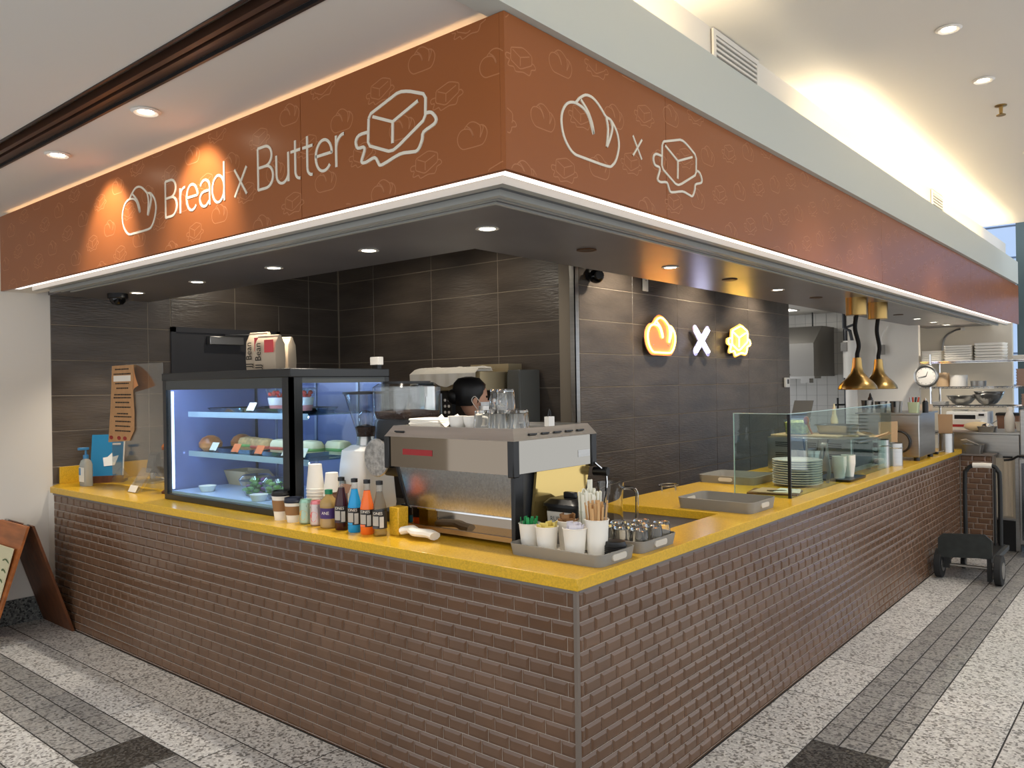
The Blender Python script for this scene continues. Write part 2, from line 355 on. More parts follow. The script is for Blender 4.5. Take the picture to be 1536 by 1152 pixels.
for u, v in ((YS + .0005, .72), (.723, 3.8), (3.803, 6.9), (6.903, 9.95)): MB().box((XS - .02, u, Z0), (XS, v, Z1)).o('sign_panel', SIGN, SG)
fl_ = lambda u, v, h: (u, YS - h, v)
fr_ = lambda u, v, h: (XS + h, u, v)
BR_O = [(.079, .183), (.049, .1774), (.0211, .1609), (-.0006, .1286), (-.0051, .0928), (.0064, .0527), (.0329, .021), (.0675, .0024), (.12, .0), (.2749, .0001), (.3122, .0121), (.3398, .0411), (.3586, .092), (.3511, .1315), (.3303, .1589), (.3032, .1774), (.2718, .1824), (.2444, .2014), (.2144, .2193), (.1797, .2299), (.1404, .2267), (.1033, .2058)]
BR_1 = [(.079, .183), (.1293, .175), (.1627, .1499), (.1879, .0987), (.1819, .1322), (.1535, .1727), (.1108, .2034)]
BR_2 = [(.2718, .1824), (.2842, .1393), (.2738, .0707), (.2992, .1138), (.313, .1519), (.301, .1768)]
BU_H = [(.075, .1946), (.2388, .2397), (.2873, .2305), (.3724, .1988), (.3695, .1164), (.2256, .0474), (.1912, .0379), (.0681, .0856)]
BU_Y1 = [(.0969, .1842), (.2042, .142), (.3356, .1857)]; BU_Y2 = [(.2042, .142), (.2016, .066)]
BU_M = [(.0696, .1337), (.0192, .1326), (0, .1129), (.0115, .087), (.0452, .0843), (.0485, .0691), (.0311, .0342), (.0535, .0257), (.1051, .0338), (.1239, .0128), (.1433, 0), (.2384, .0199), (.2942, .0162), (.3299, .0156), (.3526, .0466), (.3607, .0719), (.4129, .0882), (.421, .1069), (.3995, .1303), (.3745, .1337)]
def chamfer(pts, r=.012):
    out = []; n = len(pts)
    for i in range(n):
        p, a, b = pts[i], pts[i - 1], pts[(i + 1) % n]
        for q in (a, b):
            d = math.hypot(q[0] - p[0], q[1] - p[1]); k = min(r, d * .4) / d; out.append((p[0] + (q[0] - p[0]) * k, p[1] + (q[1] - p[1]) * k))
    return out
def icon(kind):
    if kind == 'bread': return [(smooth(BR_O, 3), False), ([BR_O[-1], BR_O[0]], False), (smooth(BR_1, 4), False), (smooth(BR_2[:3], 4), False), (smooth(BR_2[2:], 4), False)]
    hx = chamfer(BU_H); return [(hx + hx[:1], False), (BU_Y1, False), (BU_Y2, False), (smooth(BU_M, 3), False)]
def draw(mb, kind, ox, oz, sc, wd, h, f, clip=None):
    for pts, c in icon(kind):
        P = [(ox + x * sc, oz + z * sc) for x, z in pts]
        h *= 1.1
        if clip is None: mb.ribbon(P, wd, h, f); continue
        run = []
        for p in P + [None]:
            if p and clip[0] < p[0] < clip[1] and clip[2] < p[1] < clip[3]: run.append(p)
            else:
                if len(run) > 1: mb.ribbon(run, wd, h, f)
                run = []
for f, lo, hi, ox in ((fl_, -4.43, XS - .004, -2.16), (fr_, YS + .004, 9.9, -.219)):
    mb = MB(); A = (.2185, .0555); Bv = (.115, -.154)
    for j in range(-30, 60):
        for i in range(-60, 80):
            cx, cz = ox + i * A[0] + j * Bv[0], 2.641 + i * A[1] + j * Bv[1]
            if lo - .08 < cx < hi + .08 and Z0 - .05 < cz < Z1 + .05:
                k = 'butter' if (i + j) % 2 == 0 else 'bread'; s_ = .36
                wI, hI = (.42, .24) if k == 'butter' else (.3636, .23)
                draw(mb, k, cx - wI * s_ / 2, cz - hI * s_ / 2, s_, .0034, .0003, f, (lo, hi, Z0 + .003, Z1 - .003))
    o = mb.o('pattern_print', SIGNP, SG); o['kind'] = 'stuff'
def arc(cx, cz, rx, rz, a0, a1, n=14): return [(cx + rx * math.cos(R_(a0 + (a1 - a0) * i / n)), cz + rz * math.sin(R_(a0 + (a1 - a0) * i / n))) for i in range(n + 1)]
LET = {
 'B': [[(0, 0), (0, .175)], [(0, .175), (.055, .175)] + arc(.055, .1335, .046, .0415, 90, -90) + [(0, .092)], [(.055, .092)] + arc(.06, .046, .05, .046, 90, -90) + [(0, 0)]],
 'r': [[(0, 0), (0, .12)], [(0, .066)] + arc(.046, .066, .046, .052, 180, 85)],
 'e': [[(.002, .063), (.103, .063)] + arc(.0525, .06, .0505, .06, 4, 318, 26)],
 'a': [arc(.044, .082, .042, .038, 155, 0, 10) + [(.086, 0)], [(.086, .068), (.05, .068)] + arc(.042, .034, .042, .034, 90, 290, 14) + [(.086, .022)]],
 'd': [arc(.05, .06, .05, .06, 0, 360, 28), [(.1, 0), (.1, .174)]],
 'x': [[(0, .12), (.095, 0)], [(.095, .12), (0, 0)]],
 'u': [[(0, .12), (0, .045)] + arc(.042, .042, .042, .042, 180, 350, 12), [(.084, .12), (.084, 0)]],
 't': [[(.03, .156), (.03, .032)] + arc(.062, .032, .032, .032, 180, 275, 8), [(0, .114), (.067, .114)]]}
for ch, x in (('B', -2.2), ('r', -2.058), ('e', -2.0), ('a', -1.876), ('d', -1.767), ('x', -1.582), ('B', -1.4), ('u', -1.266), ('t', -1.165), ('t', -1.085), ('e', -1.002), ('r', -.873)):
    mb = MB()
    for k, P in enumerate(LET[ch]): mb.ribbon([(x + a, 2.438 + b) for a, b in P], .0115, .003 + .0004 * k, fl_)
    mb.o('letter', SIGNW, SG)
for k, ox, oz, f, wd in (('bread', -2.655, 2.407, fl_, .0105), ('butter', -.755, 2.397, fl_, .0115), ('bread', 0, 2.398, fr_, .0095), ('butter', .613, 2.386, fr_, .0095)):
    mb = MB(); draw(mb, k, ox, oz, 1, wd, .003, f); mb.o(k + '_icon', SIGNW, SG)
MB().ribbon([(.46, 2.554), (.524, 2.474)], .008, .003, fr_).ribbon([(.527, 2.552), (.458, 2.476)], .008, .0035, fr_).o('letter', SIGNW, SG)
# LED tapes behind the sign lip, top and bottom
tag(MB().box((-4.4, -.276, 2.745), (-.1, -.262, 2.752)).box((-.068, -.22, 2.745), (-.052, 9.8, 2.752)).o('led_tape', glow('sign_led', (255, 214, 160), 4)), 'warm light tape tucked behind the top edge of the sign', 'light strip')
tag(MB().prism([(-4.4, YS + .025, 2.292), (XS - .025, YS + .025, 2.292), (XS - .025, 9.8, 2.292), (XS - .095, 9.8, 2.292), (XS - .095, YS + .095, 2.292), (-4.4, YS + .095, 2.292)], (0, 0, .003)).o('light_diffuser', glow('under_led', (255, 240, 232), 1.6)), 'white glowing light diffuser strip under the bottom edge of the sign', 'light strip')

# ---- shutter rails (L shaped rings at growing offset from the sign corner)
RG = thing('shutter_track', 'grey grooved roller shutter track following the counter overhead', 'shutter track', (XS - .2, YS + .2, 2.26), kind='structure')
def ring(mb, d0, d1, z0, z1, xl=-4.2, ye=9.8):
    mb.box((xl, YS + d0, z0), (XS - d0, YS + d1, z1)); mb.box((XS - d1, YS + d1, z0), (XS - d0, ye, z1)); return mb
for d0, d1, z0, z1, m in ((.10, .135, 2.266, 2.30, RAIL), (.135, .205, 2.284, 2.31, RAILD), (.205, .235, 2.262, 2.30, RAIL), (.235, .335, 2.282, 2.31, RAILD), (.275, .285, 2.27, 2.2815, RAIL), (.335, .352, 2.275, 2.30, RAIL)):
    ring(MB(), d0, d1, z0, z1).o('rail', m, RG)
# ---- soffit
XI, YI = -1.15, .775
s_ = MB(); s_.box((XL, YS + .35, 2.29), (XS - .35, YI, 2.33)); s_.box((XI, YI, 2.29), (XS - .35, 10.2, 2.33))
s_.box((XL, YI - .03, 2.33), (XI, YI, 2.80)); s_.box((XI, YI - .03, 2.33), (XI + .03, 10.2, 2.80))
struct('ceiling_soffit', s_, SOFF, 'dark grey lowered soffit over the counter with recessed lights', 'soffit')
struct('ceiling', MB().box((XL, -.1, 2.80), (-.2, 6.9, 2.9)), mat('dark_ceiling', (70, 68, 66), .8), 'dark ceiling above the coffee area behind the soffit', 'ceiling')
struct('ceiling', MB().box((-6, 6.7, 2.56), (XI - .002, 10.4, 2.7)), CEIL, 'white kitchen ceiling beyond the neon wall', 'ceiling')
def downlight(x, y, lab, on, e=38, col=(1, .9, .76)):
    t = thing('recessed_downlight', lab, 'downlight', (x, y, 2.29), group='soffit downlights')
    MB().lathe([(.034, .0), (.05, -.001), (.053, -.005), (.044, -.007), (.034, -.004)], n=28, c0=False, c1=False).o('trim_ring', WHITEP if on else mat('bronze_trim', (96, 66, 44), .5), t, local=True)
    MB().lathe([(.036, -.0045), (.01, -.006), (.002, -.006)], n=22).o('lamp', glow('down_bulb', (255, 246, 226), 12) if on else mat('dark_lens', (70, 50, 34), .4), t, local=True)
    if on: lamp('SPOT', 'spot', (x, y, 2.27), e, col, (x, y, 0), spot_size=R_(105), spot_blend=.7, shadow_soft_size=.035)
for i, x in enumerate((-.75, -1.55, -2.38, -3.23, -4.05)):
    downlight(x, .42, ['round lit downlight at the soffit corner, nearest camera', 'second lit round downlight left of the soffit corner', 'third lit round downlight left of the soffit corner', 'fourth lit round downlight left of the soffit corner', 'lit round downlight nearest the left dome camera'][i], True)
for i, (y, on) in enumerate(((1.20, 0), (2.08, 1), (2.90, 0), (3.74, 1), (4.57, 0), (6.3, 0), (7.1, 0), (7.9, 1), (8.7, 1), (9.4, 1))):
    downlight(-.76, y, '%s %s round downlight along the right soffit from the corner' % (ORD[i], 'lit' if on else 'unlit bronze'), on)

for i, (x, y, tx, ty, l) in enumerate(((-3.45, 1.75, -3.45, 2.6, 'added left wall washer in the dark ceiling over the back wall'), (-2.55, 1.75, -2.55, 2.6, 'added right wall washer in the dark ceiling over the back wall'), (-1.30, 3.1, -1.84, 3.1, 'added near wall washer in the dark ceiling over the neon wall'), (-3.9, 1.5, -4.6, 1.3, 'added wall washer in the dark ceiling over the grey door'), (-1.30, 4.4, -1.84, 4.4, 'added middle wall washer in the dark ceiling over the neon wall'), (-1.30, 5.7, -1.84, 5.7, 'added far wall washer in the dark ceiling over the neon wall'))):  # unseen lamps above the soffit, added to brighten the dark tiled walls
    t = thing('added_wall_washer', l, 'downlight', (x, y, 2.80), group='added unseen wall washers'); MB().lathe([(.06, 0), (.06, -.05), (.05, -.06), (.045, -.03)], n=20).o('can', BLACK, t, local=True); MB().lathe([(.042, -.031), (.003, -.035)], n=16).o('lamp', glow('down_bulb', (255, 246, 226), 12), t, local=True)
    lamp('SPOT', 'spot', (x, y, 2.72), (12, 20, 75, 12, 60, 60)[i], (1, .9, .74), (tx, ty, 1.9), spot_size=R_(95), spot_blend=.8, shadow_soft_size=.05)
# ================================================================== TILED COUNTER
CT = thing('tiled_counter', 'brown corner counter with glossy brown subway tiles under a yellow worktop', 'counter', (-.3, .3, 0))
GB = MB(); GB.box((-4.45, .0065, 0), (-.0065, .72, .896)); GB.box((-.19, .72, 0), (-.0065, 1.55, .896)); GB.box((-.84, 1.55, 0), (-.0065, 6.1, .896))
GB.o('core', GROUT, CT)
MB().box((-.014, -.001, 0), (.001, .014, .897)).o('corner_trim', mat('trim_grey', (128, 116, 106), .35, metal=.4), CT)
MB().box((-4.45, -.002, .884), (-.014, .012, .898)).box((-.012, .014, .884), (.002, 6.1, .898)).o('edge_strip', mat('strip_grey', (118, 110, 104), .45), CT)
TP, TH = .1016, .0516
tiles = []
for face, L in (('y', 4.45), ('x', 6.09)):
    zt = .884; r = 0
    while zt > .004:
        zb = max(.002, zt - TH); off = (r % 3) / 3 * TP + .03; u = .015 - (TP - off if off else 0)
        while u < L:
            a, b = max(u, .015), min(u + TP, L)
            if b - a > .012: tiles.append((face, a, b, zb, zt))
            u += TP
        zt -= TH; r += 1
def tfr(w, h):
    g = .0017; a, b = w / 2 - g, h / 2 - g; t = min(.010, a * .6, b * .6)
    return [[(-a, 0, -b), (a, 0, -b), (a, 0, b), (-a, 0, b)], [(-a, -.0016, -b), (a, -.0016, -b), (a, -.0016, b), (-a, -.0016, b)], [(-a + t, -.006, -b + t), (a - t, -.006, -b + t), (a - t, -.006, b - t), (-a + t, -.006, b - t)]]
def tc(t): f, a, b, c, d = t; u = (a + b) / 2; z = (c + d) / 2; return (-u, .0065, z) if f == 'y' else (-.0065, u, z)
def key(t):
    x, y, z = tc(t); dx, dy = 1.587 - x, -2.22 - y; d = math.sqrt(dx * dx + dy * dy + (1.6 - z) ** 2); c = (-dy if t[0] == 'y' else dx)
    c = abs(dy) / d if t[0] == 'y' else abs(dx) / d
    vis = 1 if (z > .3 or math.hypot(x, y) > .9) else .3
    return -c * vis / d / d
tiles.sort(key=key)
TM = {}; rest = MB()
for i, t in enumerate(tiles):
    f, a, b, c, d = t; P = tc(t)
    if i < 300:
        k = (round(b - a, 3), round(d - c, 3))
        if k not in TM: TM[k] = MB().loft(tfr(*k), False, True).mesh('tile', TILE, 12)
        o = link('tile', TM[k], CT); o.location = (P[0] + .3, P[1] - .3, P[2])
        if f == 'x': o.rotation_euler = (0, 0, R_(90))
    else:
        rg = tfr(b - a, d - c)
        if f == 'x': rg = [[(-y, x, z) for x, y, z in r] for r in rg]
        rest.loft([[(x + P[0], y + P[1], z + P[2]) for x, y, z in r] for r in rg], False, True)
o = rest.o('tile_field', TILE, CT, sharp=12); o['kind'] = 'stuff'
# half wall at the far end
HW = thing('tiled_half_wall', 'short brown tiled half wall closing the far end of the counter', 'half wall', (.13, 6.2, 0))
MB().box((.0, 6.112, 0), (.26, 6.28, .885)).o('core', GROUT, HW); MB().box((-.0, 6.09, .885), (.275, 6.29, .9)).o('cap', mat('strip_grey'), HW); MB().box((.258, 6.098, 0), (.272, 6.112, .885)).o('corner_trim', mat('strip_grey'), HW)
zt = .884; r = 0
while zt > .03:
    u = .002 - (r % 3) / 3 * TP
    while u < .256:
        a, b = max(u, .002), min(u + TP, .257)
        if b - a > .012:
            k = (round(b - a, 3), TH)
            if k not in TM: TM[k] = MB().loft(tfr(*k), False, True).mesh('tile', TILE, 12)
            o = link('tile', TM[k], HW); o.location = ((a + b) / 2 - .13, 6.112 - 6.2, zt - TH / 2)
        u += TP
    zt -= TH; r += 1
# ---- worktop
WT = thing('worktop', 'yellow speckled quartz worktop running around the counter', 'worktop', (-.3, .3, .898))
MB().prism([(XL, .10, .898), (-4.46, -.016, .898), (.016, -.016, .898), (.016, 6.11, .898), (-.87, 6.11, .898), (-.87, 1.51, .898), (-.2, 1.51, .898), (-.2, .74, .898), (XL, .74, .898)], (0, 0, .042)).o('slab', YEL, WT, bev=.003)
tag(MB().box((XL + .009, .10, .9405), (XL + .03, .80, 1.06)).o('backsplash', YEL, bev=.002), 'yellow quartz upstand along the left tiled wall', 'backsplash')
# lower steel bench in the notch and under the machines
BN = thing('steel_bench', 'low stainless bench tucked inside the counter corner', 'bench', (-.6, 1.1, 0))
MB().box((-1.0, .745, .80), (-.205, 1.505, .835)).o('bench_top', DSTEEL, BN); 
for x, y in ((-.96, .8), (-.25, .8), (-.96, 1.45), (-.25, 1.45)): MB().cyl((x, y, 0), (x, y, .8), .02).o('leg', STEEL, BN)

# ================================================================== NEON SIGNS
def neon(kind, y0, z0, sc, lab, tubecol, backcol, s):
    t = thing('neon_sign', lab, 'neon sign', (XN + .01, y0 + .2, z0), group='neon signs on the dark wall')
    X = XN + .045
    pt = lambda u, v, x: (x, y0 + u * sc, z0 + v * sc)
    if kind == 'bread': out = smooth(BR_O, 3, True); c = (.177, .115); wds = [p for p, _ in icon('bread')]
    elif kind == 'butter': out = smooth(BU_M, 3) + [(.3724, .1988), (.2873, .2305), (.2388, .2397), (.075, .1946)]; c = (.21, .12); wds = [p for p, _ in icon('butter')]
    if kind == 'x':
        a, b = .10, .03; P = []
        mb = MB()
        wds = [[(.03, .21), (.25, .03)], [(.25, .21), (.03, .03)]]
        for p, q in wds:
            d = Vector((q[0] - p[0], q[1] - p[1])).normalized(); n = Vector((-d.y, d.x)); o_ = []
            for cc, sg in ((p, -1), (q, 1)):
                for k in range(9):
                    an = R_(-90 + 180 * k / 8); v = d * sg * math.cos(an) * .036 + n * sg * math.sin(an) * .036; o_.append(pt(cc[0] + v.x, cc[1] + v.y, X + (.0005 if p[0] < .1 else 0)))
            mb.prism(o_, (.008, 0, 0))
        mb.o('backing', backcol, t, fix=True)
    else:
        P = [pt(c[0] + (u - c[0]) * 1.13, c[1] + (v - c[1]) * 1.16, X) for u, v in out]
        MB().prism(P, (.008, 0, 0)).o('backing', backcol, t, fix=True)
    g = glow('neon_' + kind, tubecol, s)
    for P in wds: MB().tube([pt(u, v, X + .018) for u, v in P], .0085 if kind != 'x' else .014, 7).o('neon_tube', g, t)
    for u, v in ((.08, .05), (.28, .05)) if kind != 'x' else ((.05, .05), (.23, .05)): MB().cyl(pt(u, v, XN), pt(u, v, X + .01), .006).o('standoff', STEEL, t)
neon('bread', 3.57, 1.85, 1.28, 'glowing orange neon bread loaf sign on dark wall', (255, 190, 84), mat('orange_acrylic', (236, 150, 100), .25), 9)
neon('x', 4.39, 1.84, 1.12, 'glowing white neon X sign between loaf and butter', (226, 226, 255), mat('lilac_acrylic', (196, 192, 236), .25), 9)
neon('butter', 5.09, 1.855, 1.22, 'glowing yellow neon butter sign nearest the kitchen', (255, 214, 96), mat('amber_acrylic', (232, 190, 110), .25), 9)
# wall fittings
t = thing('thermostat', 'small white thermostat at the far edge of the neon wall', 'thermostat', (XN + .009, 6.68, 1.52))
MB().box((XN + .008, 6.62, 1.52), (XN + .034, 6.74, 1.63)).o('case', WHITEP, t, bev=.006); MB().box((XN + .034, 6.66, 1.56), (XN + .036, 6.71, 1.61)).o('screen', DGREY, t)
t = thing('wall_bracket', 'small white plate fixed high on neon wall left of loaf', 'wall plate', (XN + .009, 3.62, 2.37)); MB().box((XN + .008, 3.58, 2.36), (XN + .02, 3.66, 2.49)).o('plate', WHITEP, t, bev=.003); MB().cyl((XN + .02, 3.62, 2.45), (XN + .024, 3.62, 2.45), .006).o('screw', STEEL, t)
def domecam(loc, lab, wall=False):
    t = thing('security_camera', lab, 'camera', loc)
    if wall:
        MB().cyl((0, 0, 0), (.03, 0, 0), .05, n=18).o('mount', BLACK, t, local=True); MB().ell((.08, -.02, -.02), (.06, .06, .055)).o('dome', mat('gloss_black', (12, 12, 13), .1), t, local=True); MB().cyl((.11, -.05, -.02), (.15, -.08, -.025), .028, n=14).o('lens_barrel', BLACK, t, local=True)
    else:
        MB().lathe([(.068, 0), (.068, -.03), (.06, -.036)], n=24).o('mount', BLACK, t, local=True); MB().lathe([(.055, -.034), (.052, -.055), (.035, -.075), (.004, -.082)], n=24).o('dome', mat('gloss_black', (12, 12, 13), .1), t, local=True)
domecam((-4.22, .36, 2.29), 'black dome camera under the soffit by the left wall')
domecam((XN + .009, 2.80, 2.42), 'black camera on the neon wall by the steel corner', True)
# ================================================================== LEFT COUNTER THINGS
ZT = .94
# hand sanitiser
t = thing('sanitizer_bottle', 'clear pump bottle of hand sanitizer with blue pump at the left counter end', 'bottle', (-4.30, .16, ZT))
BLUEP = mat('blue_plastic', (60, 130, 180), .35)
MB().loft([rrect(.105, .06, .02, z=z, n=4) if r == 1 else rrect(.105 * r, .06 * r, .02 * r, z=z, n=4) for r, z in ((.96, 0), (1, .008), (1, .15), (.8, .175), (.34, .19))]).o('body', mat('sanitizer_gel', (214, 216, 208), .15, trans=.55, ior=1.3), t, local=True)
MB().box((-.04, -.0315, .03), (.04, -.0305, .13)).o('label', mat('sanitizer_label', (226, 226, 218), .5), t, local=True); MB().box((-.04, -.0325, .075), (-.012, -.0315, .125)).o('label_band', BLUEP, t, local=True)
p_ = MB().lathe([(.018, .19), (.018, .215), (.008, .218), (.006, .25)]).o('pump', BLUEP, t, local=True); MB().box((-.016, -.05, .25), (.016, .018, .268)).o('nozzle', BLUEP, p_, local=True, bev=.004)
# brochure
t = thing('brochure_stand', 'blue leaflet standing in a dark holder behind the sanitizer', 'brochure', (-4.38, .33, ZT), rz=R_(55))
def lean(pts, dz=0): return pts
q = [(-.11, -.0, .02), (.11, -.0, .02), (.11, .10, .34), (-.11, .10, .34)]
MB().prism(q, (0, .012, 0)).o('leaflet', mat('leaflet_blue', (24, 116, 160), .4), t, local=True); MB().prism([(.104, -.002, .02), (.112, -.002, .02), (.112, .098, .34), (.104, .098, .34)], (0, .008, 0)).o('page_edge', PAPER, t, local=True)
MB().prism([(-.02, .028, .115), (.05, .030, .12), (.075, .0505, .19), (.035, .052, .18), (.03, .058, .21), (.0, .052, .18), (-.03, .05, .175)], (0, -.002, 0)).o('picture', mat('leaflet_picture', (226, 228, 224), .5), t, local=True)
MB().prism([(.03, .075, .265), (.085, .075, .265), (.085, .078, .278), (.03, .078, .278)], (0, -.003, 0)).o('print', PAPER, t, local=True)
MB().box((-.12, -.03, 0), (.12, .13, .014)).box((-.12, -.03, .014), (.12, -.018, .05)).o('holder', DWOOD, t, local=True)
# acrylic screen with paper menu
t = thing('acrylic_screen', 'clear acrylic counter screen left of the display case', 'screen', (-3.87, .32, ZT))
MB().box((-4.25, .317, .952), (-3.5, .322, 1.78)).o('pane', PLASTIC, t)
for x in (-4.12, -3.62): MB().prism([(x, .22, .94), (x, .42, .94), (x, .33, 1.06), (x, .31, 1.06)], (.006, 0, 0)).o('foot', PLASTIC, t)
t = thing('paper_menu', 'long kraft paper menu with handwritten lines and a curled top corner', 'menu', (-4.05, .312, 1.24))
P = [(-4.215, 1.776), (-3.885, 1.776), (-3.90, 1.60), (-3.885, 1.45), (-3.89, 1.33), (-3.965, 1.255), (-4.29, 1.235), (-4.245, 1.50)]
MB().prism([(x, .312, z) for x, z in P], (0, -.002, 0)).o('sheet', KRAFT, t, fix=True)
rg = [[(-3.885 + .17 * k / 6, .311 - .05 * math.sin(k / 6 * 1.6), 1.776 - .145 * (k / 6) ** 1.5), (-3.885 + .17 * k / 6 - .01, .311 - .05 * math.sin(k / 6 * 1.6), 1.60 + .04 * k / 6 - .01)] for k in range(7)]
MB().loft(rg, False, False, closed=False).o('curled_corner', mat('kraft_back', (214, 146, 92), .8), t)
for k in range(14):
    z = 1.745 - k * .033 - (.012 if k in (2, 5, 9) else 0); wd = [.1, .13, .12, .1, .09, .13, .13, .11, .12, .08, .13, .12, .11, .12][k]; mb = MB(); x = -4.065 - wd + (k % 3) * .006
    while x < -4.065 + wd:
        l = random.uniform(.012, .04); mb.box((x, .3088, z), (min(x + l, -4.06 + wd), .3099, z + .009)); x += l + .006
    mb.o('handwriting', INK, t)
MB().box((-4.19, .3085, 1.665), (-3.93, .3099, 1.705)).o('whiteout_strip', PAPER, t)
for x in (-4.24, -4.12, -4.03): MB().ell((x, .309, 1.27), (.03, .0015, .014), 10, 6).o('doodle', mat('red_ink', (150, 50, 44), .7), t)
# payment terminal
t = thing('payment_terminal', 'black card terminal tilted on a silver stand behind the acrylic screen', 'card terminal', (-4.10, .535, ZT), rz=R_(15))
MB().loft([rrect(.20, .16, .03, z=0), rrect(.20, .16, .03, z=.012), rrect(.10, .10, .03, z=.022)]).o('stand_base', STEEL, t, local=True); MB().cyl((0, 0, .02), (0, .0, .08), .018).o('stand_post', STEEL, t, local=True)
MB().prism([(-.04, .05, .06), (-.04, -.03, .07), (-.04, -.0, .20), (-.04, .035, .215)], (.08, 0, 0)).o('body', BLACK, t, local=True, bev=.006); MB().prism([(-.03, -.022, .115), (.03, -.022, .115), (.03, -.003, .19), (-.03, -.003, .19)], (0, -.004, 0)).o('screen', DGREY, t, local=True)
MB().tube(smooth([(.06, .02, .03), (.13, .05, .012), (.22, .02, .006), (.3, .0, .006)], 4), .004, 6).o('cable', WHITEP, t, local=True)
t = thing('sign_holder', 'small slanted clear holder with a white card by the display case', 'card holder', (-3.62, .2, ZT))
MB().prism([(-3.70, .17, .942), (-3.56, .17, .942), (-3.56, .27, 1.09), (-3.70, .27, 1.09)], (0, .004, 0)).o('holder', PLASTIC, t); MB().prism([(-3.68, .165, .945), (-3.58, .165, .945), (-3.58, .185, .985), (-3.68, .185, .985)], (0, .004, 0)).o('card', PAPER, t)
t = thing('pole_stand', 'thin dark pole stand with round wooden base beside the display case', 'stand', (-3.40, .30, ZT))
MB().lathe([(.045, 0), (.045, .012), (.02, .03), (.016, .06), (.012, .07)]).o('base', DWOOD, t, local=True); MB().cyl((0, 0, .06), (0, 0, .30), .007).o('pole', BLACK, t, local=True); MB().lathe([(.04, .28), (.042, .30), (.028, .32), (.014, .34)]).o('cup', WOOD, t, local=True)
MB().tube(smooth([(0, 0, .33), (.0, .012, .42), (.02, .0, .48)], 4), .007, 6).o('hook', BLACK, t, local=True)

# ---- display case
XA, XB, YA, YC, ZA = -3.16, -1.845, .15, .80, 1.70
t = CASE = thing('display_case', 'black framed glass refrigerated display case glowing cool white', 'display case', ((XA + XB) / 2, .45, ZT))
FRM = mat('case_frame', (30, 32, 34), .3); MIRR = mat('case_back', (128, 134, 176), .25, metal=.2)
MB().box((XA, YA, ZT), (XB, YC, ZT + .035)).o('base', FRM, t, bev=.004)
MB().box((XA - .005, YA - .005, ZA - .045), (XB + .005, YC, ZA)).o('lid', FRM, t, bev=.004); MB().box((XA, YA + .001, ZA - .10), (XB, YA + .012, ZA - .04)).box((XB - .012, YA + .012, ZA - .075), (XB - .001, YC, ZA - .04)).o('header', mat('header_grey', (62, 66, 66), .3), t)
for x0, x1, y0, y1 in ((XA, XA + .035, YA, YA + .03), (XB - .075, XB, YA, YA + .02), (XB - .02, XB, YA, YA + .07), (XA, XA + .03, YC - .03, YC), (XB - .03, XB, YC - .03, YC)):
    MB().box((x0, y0, ZT + .03), (x1, y1, ZA - .04)).o('post', FRM, t)
MB().box((XA + .03, YA + .006, ZT + .03), (XB - .07, YA + .011, ZA - .04)).o('front_pane', GLASS, t); MB().box((XB - .011, YA + .07, ZT + .03), (XB - .006, YC - .03, ZA - .04)).o('side_pane', GLASS, t); MB().box((XA + .006, YA + .03, ZT + .03), (XA + .011, YC - .03, ZA - .04)).o('side_panel', MIRR, t)
MB().box((XA + .03, YC - .022, ZT + .03), (XB - .03, YC - .012, ZA - .04)).o('back_door', MIRR, t)
for x in (-2.92, -2.5, -2.1): MB().box((x, YC - .03, ZT + .035), (x + .02, YC - .022, ZA - .045)).o('door_rail', mat('rail_light', (150, 156, 176), .3, metal=.6), t)
MB().box((XA + .03, YA + .03, ZT + .035), (XB - .03, YC - .025, ZT + .05)).o('deck', mat('case_deck', (186, 200, 226), .25), t)
S1, S2 = 1.455, 1.215
for z in (S1, S2):
    sh = MB().box((XA + .05, YA + .14, z), (XB - .05, YC - .04, z + .007)).o('shelf', glassmat('shelf_glass', (214, 232, 236), 1.6), t)
    MB().box((XA + .05, YA + .132, z - .022), (XB - .05, YA + .138, z + .01)).o('shelf_edge', mat('shelf_edge', (186, 206, 226), .2), sh)
LEDC = glow('case_led', (196, 212, 255), 26); LEDL = glow('case_side_led', (206, 218, 255), 4)
MB().box((XA + .06, YA + .02, ZA - .07), (XB - .08, YA + .06, ZA - .052)).o('light_tube', LEDC, t)
for z in (S1, S2): MB().box((XA + .06, YA + .142, z - .012), (XB - .06, YA + .15, z - .004)).o('light_tube', LEDC, t)
MB().box((XA + .037, YA + .032, ZT + .06), (XA + .043, YA + .045, ZA - .11)).o('light_tube', LEDL, t)
